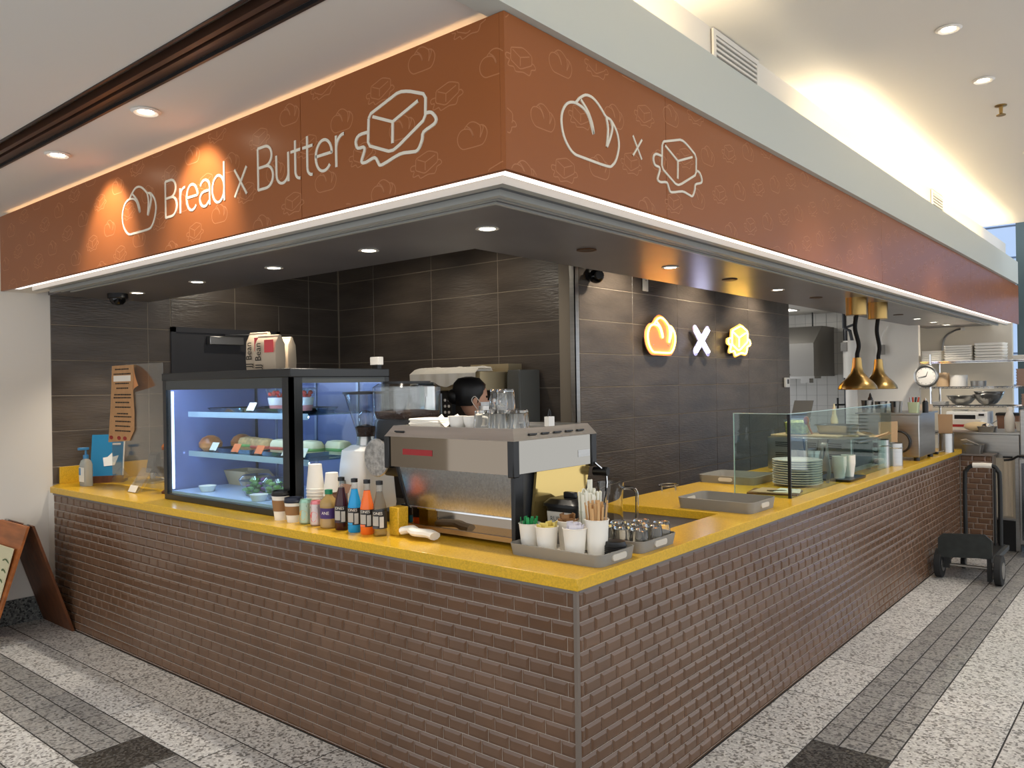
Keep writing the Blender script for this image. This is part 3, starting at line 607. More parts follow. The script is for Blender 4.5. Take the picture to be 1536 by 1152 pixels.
# contents
def tray_silver(x0, x1, y0, y1, z, lab):
    t = thing('serving_tray', lab, 'tray', ((x0 + x1) / 2, (y0 + y1) / 2, z), group='silver trays in the display case')
    w, d = x1 - x0, y1 - y0
    MB().loft([rrect(w - .05, d - .05, .02, z=0), rrect(w, d, .03, z=.025), rrect(w - .006, d - .006, .03, z=.025), rrect(w - .056, d - .056, .02, z=.004)]).o('dish', CHROME, t, local=True)
tray_silver(-2.98, -2.58, .32, .70, S1 + .008, 'left silver tray on the upper glass shelf'); tray_silver(-2.55, -2.15, .32, .70, S1 + .008, 'right silver tray on the upper glass shelf')
tray_silver(-2.92, -2.52, .32, .72, S2 + .008, 'left silver tray on the middle glass shelf'); tray_silver(-2.48, -2.02, .32, .72, S2 + .008, 'right silver tray on the middle glass shelf')
def fruitcup(x, y, z, lab):
    t = thing('fruit_cup', lab, 'cup', (x, y, z), group='fruit cups in the case')
    MB().lathe([(.045, 0), (.065, .12)], n=20, c1=False).o('cup', PLASTIC, t, local=True); MB().lathe([(.042, .004), (.05, .035)], n=16).o('yogurt', mat('pink_yogurt', (236, 150, 150), .5), t, local=True)
    MB().lathe([(.05, .036), (.057, .078)], n=16).o('filling', mat('yogurt', (236, 228, 232), .5), t, local=True); MB().lathe([(.068, .118), (.068, .126), (.06, .132), (.004, .133)], n=20).o('lid', PLASTIC, t, local=True)
    for k in range(9):
        a = k * 2.4; r = .045 * math.sqrt((k + .5) / 9); MB().ell((r * math.cos(a), r * math.sin(a), .09 + .008 * (k % 3)), (.014, .014, .012), 8, 6).o('berry', mat('red_berry', (206, 54, 44), .35), t, local=True)
fruitcup(-2.33, .40, S1 + .014, 'pink and white fruit cup in front on the upper case shelf'); fruitcup(-2.17, .46, S1 + .014, 'fruit cup behind the case corner post on the upper shelf')
def ptag(x, y, z, c, lab):
    t = thing('price_tag', lab, 'price tag', (x, y, z), group='price tags in the case')
    MB().box((-.02, -.012, 0), (.02, .012, .014)).o('clip', BLACK, t, local=True); MB().prism([(-.036, -.004, .012), (.036, -.004, .012), (.036, .022, .058), (-.036, .022, .058)], (0, .002, 0)).o('card', c, t, local=True)
ORNG = mat('orange_card', (234, 120, 60), .6)
ptag(-2.47, .31, S1 + .008, PAPER, 'white price tag on the upper shelf beside fruit cup')
for i, (x, c, l) in enumerate(((-2.86, PAPER, 'white price tag at the left of the middle shelf'), (-2.62, ORNG, 'left orange price tag before the sandwiches'), (-2.38, ORNG, 'right orange price tag before the sandwiches'), (-2.12, PAPER, 'pale price tag just right of the case post'), (-1.98, PAPER, 'pale price tag nearest the right case glass'))): ptag(x, .30, S2 + .008, c, l)
BREADM = mat('bread_crust', (196, 150, 96), .7, noise=.25, nscale=(40, 40, 40)); BREADL = mat('pale_bread', (232, 210, 168), .7); LETT = mat('lettuce', (106, 150, 66), .6)
def sandwich(x, y, z, lab, l=.18, top=BREADM, fill=LETT, rz=0):
    t = thing('sandwich', lab, 'sandwich', (x, y, z), rz, group='sandwiches in the case')
    MB().loft([rrect(l * .9, .07, .03, z=0), rrect(l, .085, .04, z=.012), rrect(l, .085, .04, z=.02)]).o('bottom_bread', top, t, local=True)
    MB().loft([rrect(l * 1.03, .095, .045, z=.02), rrect(l * 1.05, .1, .045, z=.028), rrect(l * 1.02, .094, .045, z=.036)]).o('filling', fill, t, local=True)
    MB().loft([rrect(l, .088, .04, z=.036), rrect(l, .086, .04, z=.052), rrect(l * .85, .065, .03, z=.072), rrect(l * .5, .03, .014, z=.078)]).o('top_bread', top, t, local=True)
RED = mat('tomato_red', (196, 72, 44), .5)
for i, (x, y, tp, fi, l) in enumerate(((-2.78, .50, BREADM, LETT, 'brown bread sandwich at the left of the middle case shelf'), (-2.58, .46, BREADM, RED, 'second sandwich, behind the left orange tag'), (-2.38, .46, BREADL, RED, 'pale bun sandwich behind the right orange tag'), (-2.14, .48, BREADL, LETT, 'pale sandwich seen through the right case glass'), (-2.0, .56, BREADL, LETT, 'rightmost pale sandwich in the display case'))): sandwich(x, y, S2 + .014, l, top=tp, fill=fi)
for i, (x, y, l) in enumerate(((-3.06, .40, 'glazed bun at the far left of the middle case shelf'), (-3.0, .58, 'brown bun behind the glazed bun on middle shelf'))):
    tag(MB().lathe([(.045, 0), (.068, .02), (.07, .045), (.05, .075), (.02, .09), (.003, .092)], (x, y, S2 + .008), 18).o('bread_bun', mat('glazed_bun', (186, 110, 56), .3, noise=.3, nscale=(20, 20, 20))), l, 'bun', 'buns in the case')
def salad(x, y, z, lab):
    t = thing('salad_bowl', lab, 'salad', (x, y, z), group='salad bowls in the case')
    MB().lathe([(.06, 0), (.092, .085)], n=24, c1=False).o('bowl', PLASTIC, t, local=True); MB().lathe([(.094, .085), (.094, .095), (.075, .115), (.004, .12)], n=24).o('lid', PLASTIC, t, local=True)
    for k in range(26):
        a = k * 2.4; zz = .012 + .0031 * k; r = (.05 + .3 * zz) * math.sqrt(random.random()); MB().ell((r * math.cos(a), r * math.sin(a), zz), (.026, .018, .012), 8, 5).o('leaf', LETT if k % 4 else mat('purple_cabbage', (142, 84, 136), .5), t, local=True)
salad(-2.50, .36, ZT + .051, 'clear lidded salad bowl standing left on the case floor'); salad(-2.27, .36, ZT + .051, 'clear lidded salad bowl beside the case corner post')
t = thing('kraft_box', 'open kraft takeaway box on the case floor', 'box', (-3.02, .62, ZT + .051)); MB().loft([rrect(.20, .14, .01, z=0, n=2), rrect(.25, .18, .01, z=.09, n=2)], True, False).o('box', CARD, t, local=True); MB().prism([(.125, -.08, .09), (.125, .08, .09), (.23, .06, .05), (.23, -.06, .05)], (0, 0, .004)).o('flap', CARD, t, local=True)
for x, y, r, l in ((-2.89, .28, .052, 'small white ramekin alone on the case floor'), (-2.10, .26, .055, 'white ramekin right of the corner post on the case floor'), (-2.27, .23, .05, 'white ramekin in front of the right salad bowl')):
    tag(MB().lathe([(r * .7, 0), (r, .035), (r * .93, .035), (r * .66, .006)], (x, y, ZT + .051), 20).o('ramekin', CERAM), l, 'ramekin', 'ramekins in the case')
for k, (x, l) in enumerate(((-2.70, 'left purple sauce cup on the case floor'), (-2.64, 'right purple sauce cup on the case floor'))):
    t = thing('sauce_cup', l, 'sauce cup', (x, .48, ZT + .051), group='sauce cups'); MB().lathe([(.02, 0), (.028, .045)], n=14).o('cup', mat('purple_sauce', (150, 116, 170), .4), t, local=True); MB().lathe([(.03, .045), (.03, .05), (.003, .051)], n=14).o('lid', PLASTIC, t, local=True)
# ---- on top of the case: coffee bags and small box
def bag(x, y, lab, w, h, rz, red):
    t = thing('coffee_bag', lab, 'coffee bag', (x, y, ZA), rz, group='coffee bags on the case')
    BG = mat('bag_paper', (190, 172, 148), .6)
    MB().loft([rrect(w, .075, .008, z=0, n=2), rrect(w * 1.02, .085, .01, z=h * .3, n=2), rrect(w * .99, .075, .008, z=h * .75, n=2), rrect(w * .97, .03, .006, z=h * .93, n=2), rrect(w * .96, .012, .003, z=h, n=2)]).o('bag_body', BG, t, local=True)
    textmesh('JJ Bean', .062, INK, lambda u, v: (-w * .27 - v * 1.0, -.047, h * .42 + u * .86), 'lettering', t)
    if red: MB().box((w * .02, -.0475, h * .5), (w * .44, -.046, h * .85)).o('red_label', mat('red_label', (216, 70, 74), .5), t, local=True)
    MB().box((-w * .47, -.014, h - .022), (w * .47, .014, h - .006)).o('fold_clip', mat('bag_fold', (180, 164, 140), .6), t, local=True)
bag(-2.50, .40, 'tall beige coffee bag at the left on the display case', .15, .225, R_(12), True); bag(-2.34, .36, 'beige coffee bag with red label in front on the display case', .16, .20, R_(12), True); bag(-2.47, .53, 'folded coffee bag behind, right on the display case', .14, .2, R_(18), False)
t = thing('scanner_box', 'small white box on a black stem at the case back corner', 'box', (-1.90, .76, ZA)); MB().box((-.035, -.02, .022), (.035, .02, .068)).o('box', WHITEP, t, local=True, bev=.003); MB().box((-.022, -.015, 0), (.022, .015, .022)).o('stem', BLACK, t, local=True)

# ---- row of drinks
SLV = mat('cup_sleeve', (150, 112, 74), .8)
def latte(x, y, h, r, lab, capc):
    t = thing('takeaway_cup', lab, 'coffee cup', (x, y, ZT), group='lidded takeaway cups')
    MB().lathe([(r * .72, 0), (r, h)], n=28).o('cup', PAPER, t, local=True); f = lambda z: r * (.72 + .28 * z / h) + .002
    MB().lathe([(f(h * .36), h * .36), (f(h * .8), h * .8)], n=28, c0=False, c1=False).o('sleeve', SLV, t, local=True)
    MB().lathe([(r * 1.05, h - .004), (r * 1.07, h + .004), (r * 1.0, h + .008), (r * .97, h + .02), (r * .9, h + .02), (r * .88, h + .014), (.003, h + .014)], n=28).o('lid', capc, t, local=True)
latte(-1.90, .12, .125, .044, 'tall lidded takeaway cup with brown sleeve', BLACK); latte(-1.79, .12, .10, .046, 'short lidded takeaway cup with brown sleeve', mat('navy_lid', (24, 30, 48), .35))
def wrap(r, sgn=1): return lambda u, v, z0=0: (r * math.sin(u / r), -r * math.cos(u / r), v + z0)
VD = R_(38)   # labels turned towards the corner
def can(x, y, lab, body, acc, top):
    t = thing('drink_can', lab, 'can', (x, y, ZT), VD * .6, group='drink cans'); r = .032
    MB().lathe([(.024, 0), (r, .008), (r, .104)], n=28).o('can_body', body, t, local=True); MB().lathe([(r, .104), (.027, .116), (.027, .119), (.024, .119), (.023, .115), (.003, .115)], n=28).o('can_top', top, t, local=True)
    g = wrap(r + .0006); P = [(.0 + .02 * math.cos(a) * (1 + .25 * math.sin(3 * a)), .045 + .025 * math.sin(a)) for a in [k * math.pi / 8 for k in range(16)]]
    MB().add([g(*p) for p in P], [tuple(range(16))]).o('fruit_picture', acc, t, local=True, fix=True); MB().add([g(-.02, .085), g(.02, .085), g(.02, .094), g(-.02, .094)], [(0, 1, 2, 3)]).o('label_text', INK, t, local=True)
can(-1.69, .12, 'green and silver drink can with fruit picture', mat('can_green', (168, 190, 170), .3, metal=.5), mat('can_leaf', (214, 160, 60), .4), mat('mint_rim', (150, 190, 170), .3, metal=.6)); can(-1.605, .12, 'pink and silver drink can with red fruit picture', mat('can_pink', (206, 190, 186), .3, metal=.5), mat('can_red', (220, 70, 66), .4), mat('pink_rim', (214, 130, 136), .3, metal=.6))
t = thing('juice_bottle', 'squat plastic juice bottle with green cap and purple label', 'bottle', (-1.51, .12, ZT), VD * .7)
MB().lathe([(.036, 0), (.042, .006), (.042, .04), (.04, .05), (.04, .09), (.043, .10), (.04, .125), (.018, .15), (.016, .16)], n=28).o('bottle', mat('juice', (196, 164, 104), .12, trans=.3), t, local=True); MB().lathe([(.0185, .158), (.0185, .178), (.003, .18)], n=20).o('cap', mat('green_cap', (24, 122, 84), .4), t, local=True)
MB().lathe([(.0416, .046), (.0416, .095)], n=28, c0=False, c1=False).o('label', mat('purple_label', (70, 46, 110), .5), t, local=True); g = wrap(.0424); textmesh('ANE', .02, PAPER, lambda u, v: g(u, v, .072), 'lettering', t)
def soda(x, lab, liq, tr=0, y=.12):
    t = thing('soda_bottle', lab, 'bottle', (x, y, ZT), VD * .75, group='long-neck soda bottles')
    L = [(.029, 0), (.0315, .008), (.0315, .115), (.027, .14), (.018, .175), (.0145, .195)]
    MB().lathe(L, n=26).o('bottle', liq, t, local=True); MB().lathe([(.0145, .195), (.0135, .228), (.003, .229)], n=20).o('neck', PLASTIC, t, local=True); MB().lathe([(.0155, .226), (.0155, .243), (.003, .245)], n=20).o('cap', BLACK, t, local=True)
    MB().lathe([(.0323, .035), (.0323, .112)], n=26, c0=False, c1=False).o('label', mat('soda_label', (40, 38, 38), .5), t, local=True)
    g = wrap(.0330); textmesh('JONES', .0175, PAPER, lambda u, v: g(u, v, .102), 'lettering', t)
    for (u0, u1, v0, v1, c) in ((-.026, .006, .048, .09, mat('label_photo', (176, 172, 164), .5)), (.011, .03, .04, .088, mat('label_text', (200, 196, 188), .5))):
        n = 6; P = [g(u0 + (u1 - u0) * k / n, v0) for k in range(n + 1)] + [g(u1 - (u1 - u0) * k / n, v1) for k in range(n + 1)]; MB().add(P, [tuple(range(2 * n + 2))]).o('label_picture', c, t, local=True)
    g2 = wrap(.0328); P = [g2(-.028 + .03 * k / 6, .036) for k in range(7)] + [g2(.002 - .03 * k / 6, .045) for k in range(7)]; MB().add(P, [tuple(range(14))]).o('flavour_strip', liq, t, local=True)
soda(-1.415, 'dark red long-neck soda bottle', mat('cola_red', (58, 16, 18), .08)); soda(-1.32, 'bright blue long-neck soda bottle', mat('blue_soda', (20, 150, 212), .08)); soda(-1.232, 'orange long-neck soda bottle', mat('orange_soda', (240, 110, 30), .08)); soda(-1.147, 'clear long-neck soda bottle nearest the espresso machine', glassmat('clear_soda', (226, 222, 210), 1.5, .03))
t = thing('yellow_block', 'small yellow stone block behind the clear soda bottle', 'block', (-1.10, .19, ZT)); MB().box((-.03, -.03, 0), (.03, .03, .125)).o('block', YEL, t, local=True, bev=.003)
# paper cup towers: every cup its own thing
def pcup_mesh(r0, r1, h): return MB().lathe([(r0, 0), (r1, h), (r1 + .003, h + .002), (r1 - .001, h + .004), (r0 * .96, .004)], n=24).mesh('paper_cup', PAPER)
def tower(x, y, n, r0, r1, h, st, lab, grp):
    me = pcup_mesh(r0, r1, h)
    for k in range(n):
        o = link('paper_cup', me); o.location = (x, y, ZT + h + .004 + k * st); o.rotation_euler = (math.pi, 0, 0)
        tag(o, lab + (', topmost' if k == n - 1 else ', %s from the bottom' % ORD[k]), 'paper cup', grp)
tower(-1.79, .25, 10, .033, .045, .12, .0165, 'upside-down white paper cup in the taller stack', 'taller paper cup stack'); tower(-1.695, .28, 8, .031, .043, .11, .017, 'upside-down white paper cup in the shorter stack', 'shorter paper cup stack')
t = thing('sugar_box', 'small open brown card box behind the cans', 'box', (-1.60, .235, ZT)); MB().loft([rrect(.09, .07, .004, z=0, n=1), rrect(.09, .07, .004, z=.14, n=1)], True, False).o('box', mat('brown_box', (122, 88, 66), .7), t, local=True); MB().prism([(-.045, .035, .14), (.045, .035, .14), (.04, .06, .18), (-.04, .06, .18)], (0, .002, 0)).o('flap', mat('brown_box'), t, local=True)
# ---- grinders
BEAN = mat('coffee_beans', (54, 32, 20), .5, noise=.4, nscale=(120, 120, 120), bump=1)
t = thing('white_grinder', 'white coffee grinder with conical clear hopper', 'grinder', (-1.715, .52, ZT))
MB().loft([rrect(.21, .24, .03, z=0), rrect(.22, .25, .03, z=.05), rrect(.20, .22, .03, z=.26), rrect(.19, .20, .03, z=.33), rrect(.12, .14, .03, z=.355)]).o('body', WHITEP, t, local=True)
MB().lathe([(.05, .345), (.05, .36), (.045, .40)]).o('collar', STEEL, t, local=True); MB().lathe([(.045, .38), (.05, .42), (.108, .615), (.112, .625)], n=28, c0=False, c1=False).o('hopper', PLASTIC, t, local=True)
MB().lathe([(.043, .385), (.047, .42), (.055, .45), (.003, .465)], n=20).o('beans', BEAN, t, local=True); MB().lathe([(.117, .622), (.117, .634), (.004, .638)], n=28).o('hopper_lid', BLACK, t, local=True)
MB().lathe([(.035, .44), (.04, .50), (.03, .53), (.003, .54)], n=14).o('inner_guard', PLASTIC, t, local=True)
MB().box((-.09, -.131, .08), (-.02, -.122, .18)).o('control_panel', DSTEEL, t, local=True)
t = thing('black_grinder', 'tall black coffee grinder with wide clear bean hopper', 'grinder', (-1.395, .52, ZT))
MB().loft([rrect(.20, .26, .04, z=0), rrect(.20, .26, .04, z=.05), rrect(.12, .14, .03, z=.06)]).o('base', BLACK, t, local=True); MB().cyl((0, .05, .05), (0, .05, .24), .055, n=20).o('column', CHROME, t, local=True)
MB().loft([rrect(.17, .2, .05, z=.22), rrect(.24, .26, .06, z=.27), rrect(.25, .27, .06, z=.48), rrect(.24, .26, .06, z=.50)]).o('body', BLACK, t, local=True)
MB().lathe([(.001, 0), (.09, 0), (.095, .004), (.09, .008), (.003, .01)], n=28).o('badge', mat('silver_disc', (176, 172, 166), .3, metal=.7, noise=.3, nscale=(60, 60, 60)), t, local=True).matrix_local = Matrix.Translation((-.07, -.137, .31)) @ Matrix.Rotation(R_(90), 4, 'X')
MB().loft([rrect(.252, .272, .06, z=.35), rrect(.252, .272, .06, z=.395)], False, False).o('band', STEEL, t, local=True)
MB().loft([rrect(.25, .26, .05, z=.50), rrect(.27, .28, .06, z=.53), rrect(.27, .28, .06, z=.655), rrect(.23, .24, .06, z=.675)], False, False).o('hopper', PLASTIC, t, local=True); MB().loft([rrect(.24, .25, .05, z=.502), rrect(.255, .265, .05, z=.535), rrect(.1, .1, .03, z=.545)]).o('beans', BEAN, t, local=True)
for x in (-.045, .045): MB().box((x, -.13, .53), (x + .006, .13, .66)).o('divider', PLASTIC, t, local=True)
MB().loft([rrect(.20, .21, .06, z=.672), rrect(.20, .21, .06, z=.685)]).o('hopper_lid', BLACK, t, local=True)

# ---- espresso machine
EX0, EX1, EY0, EY1 = -1.215, -.478, .25, .80
t = ESP = thing('espresso_machine', 'large polished steel espresso machine with mirrored panels', 'espresso machine', ((EX0 + EX1) / 2, .52, ZT))
MIR = mat('mirror_panel', (150, 146, 138), .05, metal=1); MIRB = mat('black_mirror_panel', (128, 116, 102), .04, metal=1)
MB().loft([[(EX0 - .02, EY0 - .02, 1.372), (EX1 + .02, EY0 - .02, 1.372), (EX1 + .02, EY1 + .02, 1.372), (EX0 - .02, EY1 + .02, 1.372)], [(EX0 + .01, EY0 + .01, 1.42), (EX1 - .01, EY0 + .01, 1.42), (EX1 - .01, EY1 - .01, 1.42), (EX0 + .01, EY1 - .01, 1.42)], [(EX0 + .03, EY0 + .03, 1.42), (EX1 - .03, EY0 + .03, 1.42), (EX1 - .03, EY1 - .03, 1.42), (EX0 + .03, EY1 - .03, 1.42)], [(EX0 + .03, EY0 + .03, 1.405), (EX1 - .03, EY0 + .03, 1.405), (EX1 - .03, EY1 - .03, 1.405), (EX0 + .03, EY1 - .03, 1.405)]]).o('cup_tray', STEEL, t)
for k in range(5): MB().box((EX1 - .006 + .006, .34 + k * .085, 1.392), (EX1 + .013, .39 + k * .085, 1.398)).o('vent_slot', BLACK, t)
MB().box((EX0 + .04, EY0 - .012, 1.3925), (EX0 + .1, EY0 - .003, 1.3985)).o('vent_slot', BLACK, t)
MB().box((EX0, EY0 - .012, 1.235), (EX1 - .015, EY0, 1.372)).o('upper_panel', MIRB, t); MB().box((EX1 - .002, EY0 + .02, 1.238), (EX1 + .012, EY1 - .01, 1.372)).o('side_panel', MIR, t)
for x, y in ((EX0 - .012, EY0), (EX1 - .005, EY0)): MB().box((x - .012, y - .02, 1.225), (x + .02, y + .02, 1.375)).o('corner_post', BLACK, t, bev=.004)
MB().box((EX1 - .01, EY1 - .02, 1.225), (EX1 + .018, EY1 + .02, 1.375)).o('corner_post', BLACK, t, bev=.004)
MB().box((EX0 + .09, EY0 + .07, 1.0), (EX1 - .03, .56, 1.372)).o('boiler_housing', DGREY, t)
MB().prism([(EX0 + .03, EY0 + .006, 1.235), (EX0 + .085, EY0 + .03, 1.052), (EX1 - .018, EY0 + .03, 1.052), (EX1 - .018, EY0 + .006, 1.235)], (0, .008, 0)).o('sloped_panel', mat('brushed_panel', (205, 200, 192), .25, metal=1, noise=.12, nscale=(120, 120, 120)), t)
MB().box((EX0 + .075, EY0 + .03, .975), (EX1 - .018, EY0 + .04, 1.05)).o('lower_panel', MIRB, t)
MB().box((EX0 + .06, EY0 + .025, 1.048), (EX1 - .016, EY0 + .036, 1.054)).o('seam_strip', CHROME, t); MB().box((EX0 + .04, EY0 + .02, .955), (EX1 - .0, EY1 - .02, .975)).o('base_plate', YEL if False else mat('bronze_plate', (176, 140, 92), .3, metal=.8), t)
MB().box((EX1 - .022, EY0 + .005, .945), (EX1, EY0 + .06, 1.24)).o('front_leg', BLACK, t, bev=.003); MB().box((EX0 + .045, EY0 + .02, .945), (EX0 + .075, EY0 + .06, 1.06)).o('front_leg', BLACK, t)
MB().prism([(EX0 + .03, EY0 + .0, 1.235), (EX0 + .045, EY0 + .0, 1.235), (EX0 + .085, EY0 + .025, 1.05), (EX0 + .07, EY0 + .025, 1.05)], (0, .02, 0)).o('brace', BLACK, t)
MB().box((EX0 + .03, .55, .975), (EX1 - .02, EY1, 1.02)).o('drip_tray', STEEL, t)
for x in (EX0 + .1, EX1 - .05):
    for y in (EY0 + .1, EY1 - .08): MB().cyl((x, y, ZT), (x, y, .957), .02).o('foot', BLACK, t)
for x in (-1.03, -.82, -.63):
    gh = MB().cyl((x, .66, 1.14), (x, .66, 1.24), .035, n=16).o('group_head', CHROME, t); MB().cyl((x, .68, 1.13), (x, .86, 1.11), .014).o('portafilter_handle', BLACK, gh)
MB().prism([(EX1 - .012, .40, 1.235), (EX1 - .012, .79, 1.235), (EX1 - .012, .70, .98), (EX1 - .012, .36, .98)], (.012, 0, 0)).o('side_skirt', mat('yellow_steel', (206, 178, 110), .12, metal=.8), t)
MB().tube(smooth([(EX1 + .02, .80, 1.24), (EX1 + .06, .83, 1.18), (EX1 + .05, .83, 1.06)], 4), .006).o('steam_wand', CHROME, t); MB().cyl((EX1 + .0, .82, 1.2), (EX1 + .07, .83, 1.2), .02).o('steam_knob', BLACK, t)
MB().box((-1.12, EY0 - .0135, 1.292), (-.93, EY0 - .0118, 1.318)).o('red_display', mat('red_digits', (150, 24, 28), .4), t); MB().box((EX1 + .012, .68, 1.275), (EX1 + .0135, .77, 1.305)).o('badge', STEEL, t)
# things on the machine
ZE = 1.4055
for k in range(5):
    o = MB().loft([rrect(.19, .15, .01, z=0, n=2), rrect(.192, .152, .012, z=.005, n=2), rrect(.186, .146, .01, z=.009, n=2)]).o('folded_napkin', PAPER); o.location = (-1.06 + .006 * (k % 2), .38, ZE + k * .0092); o.rotation_euler = (0, 0, .05 * (k % 3)); tag(o, 'folded white napkin in the pile on the espresso machine, %s' % (ORD[k] + ' from the bottom' if k < 4 else 'topmost'), 'napkin', 'napkin pile on the machine')
o = MB().loft([[(x, y, .03 + .018 * math.sin(x * 60 + y * 40) + .015 * math.cos(y * 70)) for x in [(-.07 + .02 * i) for i in range(8)]] for y in [-.06 + .02 * j for j in range(7)]], False, False, closed=False).o('crumpled_cloth', PAPER); o.location = (-.93, .37, ZE + .005); tag(o, 'crumpled white cloth on top of the espresso machine', 'cloth')
def coffeecup(x, y, lab, rz=0):
    t = thing('coffee_mug', lab, 'mug', (x, y, ZE), rz, group='white cups on the machine'); MB().lathe([(.025, 0), (.04, .03), (.045, .06), (.042, .06), (.036, .03), (.02, .008)], n=22).o('cup', CERAM, t, local=True); MB().tube(smooth([(.041, 0, .05), (.07, 0, .045), (.066, 0, .02), (.036, 0, .018)], 4), .005, 6).o('handle', CERAM, t, local=True)
coffeecup(-.86, .33, 'white coffee cup beside the napkins on the machine', 2.5); coffeecup(-.78, .34, 'white coffee cup next to the upturned glasses', .4)
for x, y, r, h, l in ((-.83, .52, .058, .10, 'steel milk jug rim behind the cups on the machine'), (-.72, .50, .05, .085, 'smaller steel jug behind the upturned glasses')):
    t = thing('steel_jug', l, 'jug', (x, y, ZE), group='steel jugs'); MB().lathe([(r, 0), (r * 1.02, h), (r * .96, h), (r * .94, .006)], n=24).o('body', STEEL, t, local=True); MB().tube(smooth([(-r, 0, h * .8), (-r - .035, 0, h * .7), (-r - .03, 0, h * .25), (-r, 0, h * .2)], 4), .005, 6).o('handle', STEEL, t, local=True)
def tumbler(loc, lab, r0=.036, r1=.043, h=.088, grp='upturned tumblers', up=False):
    me = MATS.get(('tm', r0, r1, h))
    if me is None:
        me = MB().lathe([(r1 - .0032, 0), (r1 - .0006, 0), (r1, .003), (r0 + .001, h * .94), (r0 - .003, h), (.002, h), (.0019, h * .86), (r0 - .005, h * .86), (r0 - .0028, h * .84), (r1 - .0032, 0)], n=22, c0=False, c1=False).mesh('tumbler', GLASSG); MATS[('tm', r0, r1, h)] = me
    o = link('tumbler', me); o.location = loc; return tag(o, lab, 'glass', grp)
for i, (x, y, k, l) in enumerate(((-.70, .32, 0, 'upturned glass at the left front of the machine top'), (-.61, .31, 0, 'upturned glass at the middle front of the machine top'), (-.535, .34, 0, 'upturned glass at the front right corner of the machine'), (-.66, .40, 0, 'upturned glass in the second row at left'), (-.575, .41, 0, 'upturned glass in the second row at right'), (-.61, .36, 1, 'single glass stacked on top of the other upturned glasses'), (-.70, .42, 1, 'glass stacked at the back left of the machine top'))): tumbler((x, y, ZE + k * .088), l)
t = thing('card_reader', 'small white upright tag with black loop on the machine', 'tag', (-.50, .52, ZE + .0)); MB().box((-.012, -.02, 0), (.012, .02, .055)).o('body', WHITEP, t, local=True); MB().tube(smooth([(0, -.01, .055), (0, 0, .085), (0, .01, .055)], 4), .003, 6).o('loop', BLACK, t, local=True)
o = MB().tube(smooth([(-.10, 0, .015), (-.06, .01, .024), (0, -.012, .022), (.06, .0, .018), (.10, -.005, .012)], 5), .02, 9, radii=None).o('bar_towel', PAPER); o.location = (-.95, .17, ZT + .012); o.scale = (1, 1.5, .9); o.rotation_euler = (0, 0, .05); tag(o, 'rolled white towel lying before the espresso machine', 'towel')
# bin, tray one and cups
t = thing('knock_bin', 'black plastic bin with a lid and handwritten label behind the cup tray', 'bin', (-.54, 1.0 - .36, ZT))
t.location = (-.373, .49, ZT)
MB().loft([rrect(.14, .12, .02, z=0), rrect(.165, .15, .025, z=.155)]).o('body', BLACK, t, local=True); l_ = MB().loft([rrect(.185, .17, .03, z=.155), rrect(.185, .17, .03, z=.167), rrect(.15, .13, .03, z=.185)]).o('lid', BLACK, t, local=True); MB().box((-.03, -.012, .183), (.03, .012, .21)).o('knob', BLACK, l_, local=True, bev=.005)
MB().prism([(-.066, -.0685, .075), (.066, -.0685, .075), (.066, -.0745, .135), (-.066, -.0745, .135)], (0, -.002, 0)).o('label', mat('tape_label', (214, 210, 200), .6), t, local=True); textmesh('RUBBISH', .027, INK, lambda u, v: (u, -.0738 - v * .1, .105 + v), 'lettering', t)
def greytray(x0, x1, y0, y1, z, lab, h=.045, hole='x1', both=False):
    w, d = x1 - x0, y1 - y0
    t = thing('serving_tray', lab, 'tray', ((x0 + x1) / 2, (y0 + y1) / 2, z), group='grey serving trays')
    MB().loft([rrect(w - .016, d - .016, .03, z=0), rrect(w, d, .035, z=h), rrect(w - .008, d - .008, .032, z=h + .001), rrect(w - .024, d - .024, .028, z=.007)]).o('tray_body', TRAY, t, local=True)
    MB().loft([rrect(w - .026, d - .026, .028, z=.0075), rrect(w - .03, d - .03, .026, z=.009)]).o('liner', TRAYIN, t, local=True)
    L = []
    if 'x1' in hole: L.append((w / 2 - .0035, 0, 'x'))
    if 'x0' in hole: L.append((-w / 2 + .0035, 0, 'x'))
    if 'y0' in hole: L.append((0, -d / 2 + .0035, 'y'))
    for a, b, ax in L:
        mb = MB(); n = 10; pts = []
        for (s, a0) in ((1, -90), (-1, 90)):
            for k in range(n + 1):
                an = R_(a0 + 180 * k / n); pts.append((s * .035 + .012 * math.cos(an), h * .55 + .012 * math.sin(an)))
        q = [((a - .006, u, v) if ax == 'x' else (u, b - .006, v)) for u, v in pts]; mb.prism(q, (.012, 0, 0) if ax == 'x' else (0, .012, 0)); mb.o('hand_hole', TRAYIN, t, local=True, fix=True)
    return t
greytray(-.44, -.005, .155, .408, ZT, 'grey tray of paper cups at the counter corner'); greytray(-.262, -.008, .446, .735, ZT, 'grey tray of upturned glasses behind the cup tray')
ZY = ZT + .0095
def openc(x, y, h, r0, r1, lab):
    t = thing('paper_cup', lab, 'paper cup', (x, y, ZY), group='filled paper cups on the tray')
    MB().lathe([(r0, 0), (r1, h), (r1 + .003, h + .002), (r1 + .001, h + .004), (r1 - .002, h), (r1 - .004, h * .75), (.003, h * .72)], n=26).o('cup', PAPER, t, local=True); return t
def sticks(t, n, r, z0, z1, m, wd, th, spread, nm):
    for k in range(n):
        a = k * 2.4; q = r * math.sqrt((k + .5) / n); x, y = q * math.cos(a), q * math.sin(a); sx, sy = x * spread, y * spread; zz = z1 + random.uniform(-.012, .012)
        c, s = math.cos(a) * wd, math.sin(a) * wd
        MB().prism([(x - s, y + c, z0), (x + s, y - c, z0), (x + s + sx, y - c + sy, zz), (x - s + sx, y + c + sy, zz)], (th * math.cos(a), th * math.sin(a), 0)).o(nm, m, t, local=True)
